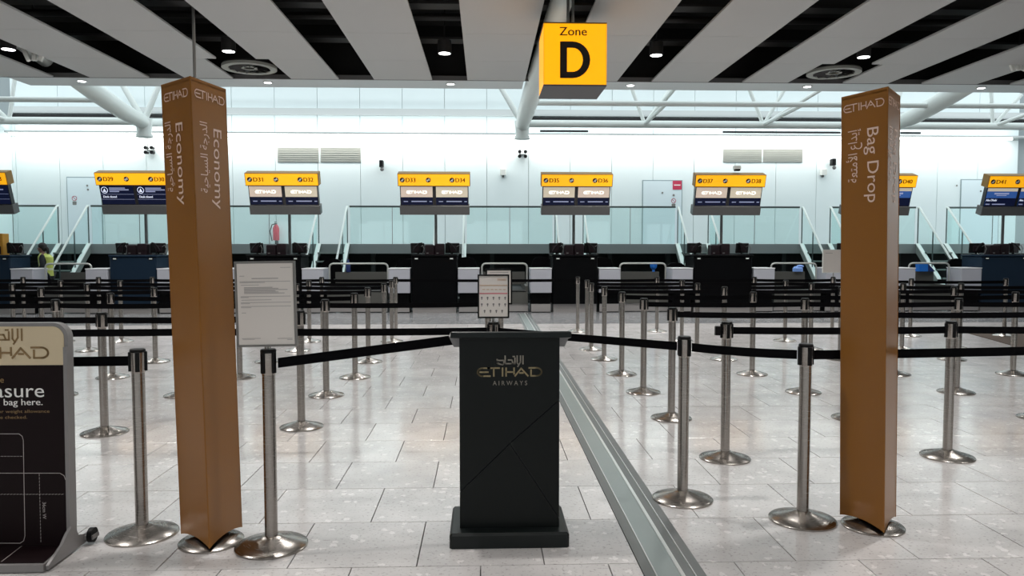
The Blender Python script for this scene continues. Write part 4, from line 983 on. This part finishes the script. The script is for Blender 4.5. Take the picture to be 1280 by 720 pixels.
    for i, x0 in enumerate((-wd / 2 + .04, .04)):
        x1 = x0 + wd / 2 - .08; sh = h2 - h1
        q = MB(); q.box((x0, -.008, h1 + .02), (x1, 0, h2 - .02), M); sc = obj('display', q, 'screen_navy' if mode != 'blue' else 'screen_blue', s)
        F = M @ frame((0, -.0085, 0), (1, 0, 0), (0, 0, 1)); zt_ = h2 - .02; zb2 = h1 + .02; qq, qd = MB(), MB()
        if mode == 'etihad':
            q = MB(); q.box((x0, -.012, zt_ - .25), (x1, -.007, zt_), M); obj('banner', q, 'screen_pink' if (i == 0) == (a != 'D35') else 'screen_beige', sc)
            F2 = F @ Matrix.Translation((0, 0, .004)); q = MB(); logo(q, F2 @ T2((x0 + x1) / 2, zt_ - .16), .06, .46, .26); obj('wordmark', q, 'screen_white', sc, smooth=False)
            bars(qd, [(x0 + .06, x0 + .16, zb2 + .07, zb2 + .09), (x0 + .24, x0 + .6, zb2 + .07, zb2 + .095), (x0 + .66, x0 + .72, zb2 + .07, zb2 + .09)], F); obj('screen_lines', qd, 'screen_text_dim', sc, smooth=False)
        elif mode == 'closed':
            bars(qd, [(x0 + .2, x0 + .56, zt_ - .065, zt_ - .04), (x0 + .2, x0 + .64, zt_ - .105, zt_ - .08), (x0 + .2, x0 + .42, zt_ - .145, zt_ - .12), (x0, x1, zt_ - .2, zt_ - .194), (x0, x1, zt_ - .32, zt_ - .314)], F); obj('screen_lines', qd, 'screen_text_dim', sc, smooth=False)
            text(qq, 'Desk closed', F @ T2(x0 + .04, zt_ - .28), h=.05, wid=.3, bold=.004)
            for k in range(16):
                p0, p1 = 2 * math.pi * k / 16, 2 * math.pi * (k + 1) / 16; qq.stroke([(x0 + .09 + .07 * math.cos(p0), zt_ - .1 + .07 * math.sin(p0)), (x0 + .09 + .07 * math.cos(p1), zt_ - .1 + .07 * math.sin(p1))], .012, F)
            qq.prism([(x0 + .05, zt_ - .14), (x0 + .09, zt_ - .06), (x0 + .13, zt_ - .14)], .001, F); obj('screen_print', qq, 'screen_text', sc, smooth=False)
        else:
            q = MB(); q.box((x0, -.011, zb2), (x1, -.007, zt_ - .24), M); obj('lower_banner', q, 'screen_navy', sc)
            q = MB(); q.box((x0, -.011, zt_ - .075), (x1, -.007, zt_), M); obj('banner', q, 'screen_beige', sc)
            F2 = F @ Matrix.Translation((0, 0, .003)); bars(qd, [(x0 + .18, x1 - .2, zt_ - .15, zt_ - .11), (x0 + .24, x1 - .25, zt_ - .185, zt_ - .165), (x0 + .02, x0 + .12, zb2 + .03, zb2 + .055), (x0 + .18, x0 + .5, zb2 + .03, zb2 + .055)], F2); obj('screen_lines', qd, 'screen_text_dim', sc, smooth=False)
            text(qq, 'Abu Dhabi', F2 @ T2(x0 + .01, zt_ - .315), h=.05, wid=.26, bold=.004); obj('screen_print', qq, 'screen_text', sc, smooth=False)
    py_ = DY + .62
    q = MB(); q.cyl((sxc, py_, DT + .001), (sxc, py_, zb_ + .25), .034, n=14); obj('pole', q, 'sign_pole', s)
    q = MB(); q.cyl((sxc, py_, DT + .001), (sxc, py_, DT + .02), .07, n=16); obj('pole_flange', q, 'sign_pole', s)
    q = MB(); q.box((sxc - .08, SIGN_D + .2, zb_ + .1), (sxc + .08, py_ + .03, zb_ + .22)); obj('pole_bracket', q, 'sign_pole', s)
    return xc, hw
for D in DESKS: desk(*D)
# ---- feed conveyors between desks with tubular guard hoops
for i in range(len(DESKS) - 1):
    d0, d1 = DESKS[i], DESKS[i + 1]
    x0, x1 = d0[2] + d0[3] + .56, d1[2] - d1[3] - .56
    if x1 - x0 < .7: x1 = x0 + .7
    c = (x0 + x1) / 2; nm = 'between the %s and %s desks' % (d0[1], d1[0])
    t = thing('baggage_conveyor', 'steel baggage feed conveyor with tubular guard hoop ' + nm, 'conveyor', (c, DY + .8, 0))
    q = MB(); q.box((x0 + .02, DY + .12, .02), (x1 - .02, DY + .16, .2)); obj('kick_plate', q, 'kick_steel', t)
    q = MB(); q.box((x0 + .02, DY + .1, .2), (x1 - .02, DY + .13, .48)); obj('front_panel', q, 'conv_steel', t)
    q = MB(); q.box((x0 + .06, DY + .13, .3), (x1 - .06, DY + 2.4, .5)); obj('bed', q, 'under_dark', t)
    q = MB(); q.box((x0 + .1, DY + .1, .5), (x1 - .1, DY + 2.4, .515)); obj('belt', q, 'conv_belt', t)
    for xx in (x0 + .02, x1 - .08):
        q = MB(); q.box((xx, DY + .13, .3), (xx + .06, DY + 2.4, .62)); obj('side_rail', q, 'conv_steel', t)
    q = MB(); q.box((x0 + .05, DY + .95, .62), (x1 - .05, DY + 1.0, .93)); obj('cross_panel', q, 'conv_steel', t)
    hz = 1.15; r_ = .09; y = DY + .35
    pts = [(x0 + .03, y, .3), (x0 + .03, y, hz - r_)] + [(x0 + .03 + r_ - r_ * math.cos(R_(k)), y, hz - r_ + r_ * math.sin(R_(k))) for k in (30, 60, 90)] + [(x1 - .03 - r_ + r_ * math.sin(R_(k)), y, hz - r_ + r_ * math.cos(R_(k))) for k in (0, 30, 60, 90)] + [(x1 - .03, y, .3)]
    q = MB(); q.path(pts, .022, 10); obj('guard_hoop', q, 'rail_steel', t)
# ---- staff chairs
def chair(px, py, d, label, rz=0):
    p = ond(px, py, d); zt = p.z
    t = thing('desk_chair', label, 'chair', (p.x, d, 0), R_(rz))
    M = WM[t.name]
    q = MB(); n = 9; vs = []
    prof = [(-.24, .0), (-.25, .3), (-.22, .42), (-.14, .49), (0, .51), (.14, .49), (.22, .42), (.25, .3), (.24, 0)]
    zt0 = zt - .51
    fr = [(x, -.02 - .25 * (x * x), z + zt0) for x, z in prof]; bk = [(x, .05 - .25 * (x * x), z + zt0) for x, z in prof]
    m = len(prof); q.add([M @ Vector(v) for v in fr + bk], [tuple(range(m)), tuple(range(2 * m - 1, m - 1, -1))] + [(k, m + k, m + (k + 1) % m, (k + 1) % m) for k in range(m)]); obj('backrest', q, 'chair_black', t)
    sz = zt0 - .12
    q = MB(); q.prism(rrect(-.25, -.02, .25, .46, .09), .08, M @ Matrix.Translation((0, 0, sz))); obj('seat', q, 'chair_black', t)
    q = MB(); q.box((-.03, -.0, sz), (.03, .03, zt0 + .1), M); obj('back_stem', q, 'black_plastic', t)
    q = MB(); q.cyl(M @ Vector((0, .2, .08)), M @ Vector((0, .2, sz)), .03, n=12); obj('gas_column', q, 'black_plastic', t)
    for k in range(5):
        a = 2 * math.pi * k / 5; e = Vector((.28 * math.cos(a), .2 + .28 * math.sin(a), .06))
        q = MB(); q.cyl(M @ Vector((0, .2, .1)), M @ e, .025, .018, n=8); lg = obj('leg', q, 'black_plastic', t)
        q = MB(); q.cyl(M @ (e + Vector((-.02, 0, -.03))), M @ (e + Vector((.02, 0, -.03))), .03, n=10); obj('caster', q, 'black_plastic', lg)
for px, py, nm in ((583, 321, 'D34 end of the D33 and D34 desk'), (677, 320.5, 'D35 end of the D35 and D36 desk'), (753, 321, 'D36 end of the D35 and D36 desk'), (845, 328, 'D37 end of the D37 and D38 desk'), (508, 323, 'D33 end of the D33 and D34 desk'), (1196, 323, 'D41 end of the D41 and D42 desk'), (415, 323, 'D32 end of the D31 and D32 desk')):
    chair(px, py, 18.95, 'black office chair with rounded back behind the ' + nm)
# ---- small things on and near the desks
def small(name, mb, m, label, cat): return solid(name, mb, m, label, cat)
def onfeed(px, i):      # x from a pixel on the feed conveyor
    return ond(px, 345, DY + .6).x
x = onfeed(821, 0); y = DY + .97
q = MB(); q.lathe([(.035, 0), (.032, .05), (.06, .075), (.085, .11), (.09, .19), (.075, .225), (.05, .23)], 14, (x, y, .931)); small('blue_bag', q, 'blue_thing', 'small bright blue bundle on the conveyor beside the D37 desk', 'bundle')
x = onfeed(432, 0); q = MB(); q.lathe([(.05, 0), (.055, .02), (.055, .2), (.025, .26), (.02, .31)], 14, (x, DY + .97, .93)); small('water_bottle', q, 'blue_dark', 'dark blue bottle on the conveyor beside the D32 desk', 'bottle')
x = onfeed(1005, 0); q = MB(); q.bbox((x - .13, DY + .88, .93), (x + .11, DY + 1.04, 1.06), .05); q.ball((x + .05, DY + .96, 1.06), (.1, .06, .04), 10, 6); small('pale_blue_pouch', q, 'blue_pale', 'pale blue crumpled pouch on the conveyor beside the D38 desk', 'pouch')
x = onfeed(1163, 0); t = thing('blue_box', 'bright blue carton on the conveyor beyond the Bag Drop pillar', 'box', (x, DY + .97, .93))
q = MB(); q.box((x - .13, DY + .86, .93), (x + .09, DY + 1.04, 1.13)); obj('carton', q, 'blue_thing', t)
q = MB(); q.add([(x + .09, DY + .86, .93), (x + .09, DY + 1.04, .93), (x + .3, DY + .9, .93), (x + .09, DY + .86, 1.13), (x + .09, DY + 1.04, 1.13)], [(0, 2, 1), (0, 3, 2), (1, 2, 4), (3, 4, 2), (0, 1, 4, 3)]); obj('open_flap', q, 'blue_dark', t)
a, b = ond(-16, 292, DY + .5), ond(10.5, 319, DY + .5)
t = thing('yellow_case', 'yellow ochre case standing on the D27 and D28 desk', 'case', ((a.x + b.x) / 2, DY + .42, DT))
q = MB(); q.bbox((a.x, DY + .3, DT), (b.x, DY + .55, a.z), .01); obj('body', q, 'yellow_box', t)
q = MB(); q.box((a.x + .05, DY + .29, DT + .02), (b.x - .04, DY + .3, DT + .2)); obj('dark_front', q, 'maroon_device', t)
# wall devices: cameras, speakers
def camera_unit(px, py, label):
    p = ond(px, py, WD - .2); t = thing('security_camera', label, 'camera', (p.x, WD - .2, p.z))
    q = MB(); q.bbox((p.x - .06, WD - .32, p.z - .05), (p.x + .06, WD - .1, p.z + .16), .02); obj('housing', q, 'black_plastic', t)
    q = MB(); q.ball((p.x + .02, WD - .26, p.z - .12), .06, 10, 8); obj('lens_ball', q, 'device_grey', t)
    q = MB(); q.cyl((p.x, WD - .2, p.z), (p.x, WD - .03, p.z), .025, n=8); obj('arm', q, 'black_plastic', t)
camera_unit(477, 207, 'black security camera on the wall between the D32 and D33 screens')
camera_unit(1041, 205, 'black security camera on the wall beside the Bag Drop pillar')
def box_speaker(px, py, label):
    p = ond(px, py, WD - .1); t = thing('wall_speaker', label, 'speaker', (p.x, WD - .1, p.z))
    q = MB(); q.bbox((p.x - .09, WD - .2, p.z - .1), (p.x + .09, WD - .03, p.z + .1), .02); obj('case', q, 'white_box', t)
    q = MB(); q.box((p.x - .03, WD - .1, p.z - .16), (p.x + .03, WD - .03, p.z - .1)); obj('bracket', q, 'device_grey', t)
box_speaker(629, 215, 'small white wall speaker between the D34 and D35 screens'); box_speaker(1029, 215, 'small white wall speaker beside the Bag Drop pillar')
for px, py, nm in ((187.5, 188, 'under the roof arm above the D29 screen'), (653, 193, 'under the roof arm beside the Zone D sign')):
    p = ond(px, py, WD - .15); t = thing('spotlight_cluster', 'cluster of four small black spot heads ' + nm, 'spotlights', (p.x, WD - .15, p.z - .1))
    q = MB(); q.cyl((p.x - .07, WD - .15, p.z), (p.x - .07, WD - .15, 4.95), .012, n=6); q.box((p.x - .1, WD - .16, p.z - .012), (p.x + .1, WD - .03, p.z + .012)); obj('bracket', q, 'device_grey', t)
    for dx in (-.09, .09):
        for dz in (-.07, .07):
            q = MB(); q.cyl((p.x + dx, WD - .27, p.z + dz), (p.x + dx, WD - .1, p.z + dz), .055, .04, n=12); obj('spot_head', q, 'black_plastic', t)
p = ond(920, 214, SIGN_D); t = thing('beacon_unit', 'small white unit on top of the D37 and D38 screen sign', 'device', (p.x, SIGN_D, 3.345))
q = MB(); q.bbox((p.x - .08, SIGN_D - .15, 3.385), (p.x + .08, SIGN_D + .0, 3.47), .015); obj('case', q, 'white_box', t)
q = MB(); q.box((p.x - .06, SIGN_D - .13, 3.345), (p.x + .06, SIGN_D - .02, 3.385)); obj('foot', q, 'black_plastic', t)
# fire extinguisher on the walkway wall
p = ond(346, 293, WD - .12); t = thing('fire_extinguisher', 'red fire extinguisher on the walkway behind the glass under the D31 screen', 'extinguisher', (p.x, WD - .12, Z0))
q = MB(); q.lathe([(.085, .12), (.095, .14), (.095, .50), (.06, .58), (.03, .62)], 18, (p.x, WD - .2, Z0)); obj('cylinder', q, 'red_paint', t)
q = MB(); q.box((p.x - .02, WD - .28, Z0 + .62), (p.x + .02, WD - .14, Z0 + .66)); q.box((p.x - .02, WD - .3, Z0 + .68), (p.x + .02, WD - .18, Z0 + .7)); obj('lever', q, 'black_plastic', t)
q = MB(); q.path([(p.x, WD - .25, Z0 + .63), (p.x - .1, WD - .28, Z0 + .6), (p.x - .17, WD - .25, Z0 + .4), (p.x - .12, WD - .22, Z0 + .1)], .016, 8); obj('hose', q, 'black_plastic', t)
q = MB(); q.box((p.x - .04, WD - .2, Z0), (p.x + .04, WD - .1, Z0 + .13)); obj('stand', q, 'black_plastic', t)
# brown mat on the right
pts = [onz(1203, 414.8), onz(1420, 414.8), onz(1420, 470), onz(1281, 436.5)]
q = MB(); q.prism([(v.x, v.y) for v in pts][::-1], .008, Matrix.Translation((0, 0, .001))); solid('floor_mat', q, 'mat_brown', 'dark brown entrance mat lying on the floor past Bag Drop lanes', 'mat')

# ================================================================== PERSON
def skin_mesh(name, joints, bones, m, parent, root, sub=2):
    me = bpy.data.meshes.new(name); ks = list(joints); me.from_pydata([joints[k][0] for k in ks], [(ks.index(a), ks.index(b)) for a, b in bones], [])
    o = bpy.data.objects.new(name, me); COL.objects.link(o)
    md = o.modifiers.new('s', 'SKIN'); sv = me.skin_vertices[0].data
    for i, k in enumerate(ks):
        r = joints[k][1]; sv[i].radius = r if isinstance(r, tuple) else (r, r); sv[i].use_root = (k == root)
    sd = o.modifiers.new('d', 'SUBSURF'); sd.levels = sub; sd.render_levels = sub
    dg = bpy.context.evaluated_depsgraph_get(); dg.update(); nm = bpy.data.meshes.new_from_object(o.evaluated_get(dg)); bpy.data.objects.remove(o)
    nm.name = name; nm.materials.clear(); nm.polygons.foreach_set('use_smooth', [True] * len(nm.polygons))
    return obj(name, nm, m, parent)
hp_ = ond(48.5, 306, 19.0)
per = thing('person', 'person in yellow hi-vis vest over dark clothes standing by the D27 desk', 'person', (hp_.x + .1, 19.0, 0))
# local space: person faces -x
J = {'pel': ((.04, 0, .90), (.15, .12)), 'wai': ((.05, 0, 1.05), (.135, .10)), 'che': ((.05, 0, 1.24), (.15, .115)), 'nek': ((.0, 0, 1.385), .055), 'hea': ((-.05, 0, 1.47), (.078, .072)), 'top': ((-.055, 0, 1.56), (.085, .075)),
     'shl': ((.05, -.16, 1.31), .06), 'ell': ((.10, -.22, 1.07), .045), 'wrl': ((-.08, -.20, .97), .03), 'hal': ((-.16, -.19, .98), (.032, .018)),
     'shr': ((.05, .16, 1.31), .06), 'elr': ((.08, .22, 1.07), .045), 'wrr': ((-.10, .18, .99), .03), 'har': ((-.18, .17, 1.0), (.032, .018)),
     'hil': ((.04, -.09, .84), .095), 'knl': ((.02, -.09, .47), .06), 'anl': ((.06, -.09, .09), .042), 'tol': ((-.1, -.09, .04), .035),
     'hir': ((.04, .09, .84), .095), 'knr': ((.0, .09, .47), .06), 'anr': ((.04, .09, .09), .042), 'tor': ((-.12, .09, .04), .035)}
BN = [('pel', 'wai'), ('wai', 'che'), ('che', 'nek'), ('nek', 'hea'), ('hea', 'top'), ('che', 'shl'), ('shl', 'ell'), ('ell', 'wrl'), ('wrl', 'hal'), ('che', 'shr'), ('shr', 'elr'), ('elr', 'wrr'), ('wrr', 'har'), ('pel', 'hil'), ('hil', 'knl'), ('knl', 'anl'), ('anl', 'tol'), ('pel', 'hir'), ('hir', 'knr'), ('knr', 'anr'), ('anr', 'tor')]
for s_, hn in ((-1, 'hal'), (1, 'har')):
    hx, hy, hz = J[hn][0]
    for k in range(4):
        n1, n2 = '%sf%d' % (hn, k), '%sg%d' % (hn, k); yy = hy + (k - 1.5) * .019
        J[n1] = ((hx - .05, yy, hz + .004), .009); J[n2] = ((hx - .085 + .006 * abs(k - 1.5), yy, hz - .018), .008); BN += [(hn, n1), (n1, n2)]
    n1 = hn + 'th'; J[n1] = ((hx - .02, hy - s_ * .045, hz + .012), .010); BN.append((hn, n1))
body = skin_mesh('body', J, BN, 'skin', per, 'pel', 2)
# clothes: trousers/shirt as fitted shells, vest over them
def shell(name, keys, bones, grow, m, root):
    JJ = {k: (J[k][0], tuple((r + grow) for r in (J[k][1] if isinstance(J[k][1], tuple) else (J[k][1],) * 2))) for k in keys}
    return skin_mesh(name, JJ, bones, m, per, root, 2)
shell('dark_shirt', ('pel', 'wai', 'che', 'shl', 'ell', 'wrl', 'shr', 'elr', 'wrr'), [('pel', 'wai'), ('wai', 'che'), ('che', 'shl'), ('shl', 'ell'), ('ell', 'wrl'), ('che', 'shr'), ('shr', 'elr'), ('elr', 'wrr')], .012, 'dark_cloth', 'pel')
shell('trousers', ('pel', 'hil', 'knl', 'anl', 'hir', 'knr', 'anr'), [('pel', 'hil'), ('hil', 'knl'), ('knl', 'anl'), ('pel', 'hir'), ('hir', 'knr'), ('knr', 'anr')], .014, 'dark_cloth', 'pel')
for k in ('anl', 'anr'):
    x, y, z = J[k][0]; q = MB(); q.ball((x - .06, y, .045), (.14, .05, .045), 12, 8); obj('shoe', q, 'black_plastic', per, world=False)
q = MB(); rings = [(.84, .175, .15, .05), (.98, .165, .135, .05), (1.1, .16, .13, .055), (1.22, .175, .145, .055), (1.30, .16, .175, .05), (1.36, .10, .15, .03), (1.395, .07, .075, .01)]
n = 20; vs = []
for z, rx, ry, cx in rings:
    for k in range(n): a = 2 * math.pi * k / n; vs.append((cx + rx * math.cos(a), ry * math.sin(a), z))
q.add(vs, [(i * n + k, i * n + (k + 1) % n, (i + 1) * n + (k + 1) % n, (i + 1) * n + k) for i in range(len(rings) - 1) for k in range(n)])
vest = obj('hi_vis_vest', q, 'hi_vis', per, world=False)
q = MB()
for z, rx, ry in ((.98, .169, .139), (1.12, .165, .135)):
    for k in range(n):
        a0, a1 = 2 * math.pi * k / n, 2 * math.pi * (k + 1) / n
        q.add([(.055 + rx * math.cos(a), ry * math.sin(a), z + dz) for a, dz in ((a0, 0), (a1, 0), (a1, .05), (a0, .05))], [(0, 1, 2, 3)])
obj('reflective_band', q, 'hi_vis_band', vest, world=False)
q = MB(); q.ball((-.012, 0, 1.568), (.098, .088, .088), 16, 10); q.ball((.03, 0, 1.52), (.06, .08, .09), 12, 8); q.path([(.06, 0, 1.55), (.10, 0, 1.50), (.11, 0, 1.42), (.10, 0, 1.34)], [.035, .04, .032, .01], 10); obj('hair', q, 'hair', per, world=False)
q = MB(); q.add([(-.128, -.014, 1.492), (-.128, .014, 1.492), (-.158, 0, 1.482), (-.122, 0, 1.53)], [(0, 1, 2), (0, 2, 3), (1, 3, 2)]); obj('nose', q, 'skin', per, world=False)
q = MB()
for s_ in (-1, 1): q.ball((-.125, s_ * .03, 1.525), (.008, .012, .006), 8, 6)
q.ball((-.124, 0, 1.452), (.008, .025, .006), 8, 6); obj('eyes_and_mouth', q, 'hair', per, world=False)
q = MB()
for s_ in (-1, 1): q.ball((-.04, s_ * .082, 1.50), (.018, .010, .03), 8, 6)
obj('ears', q, 'skin', per, world=False)
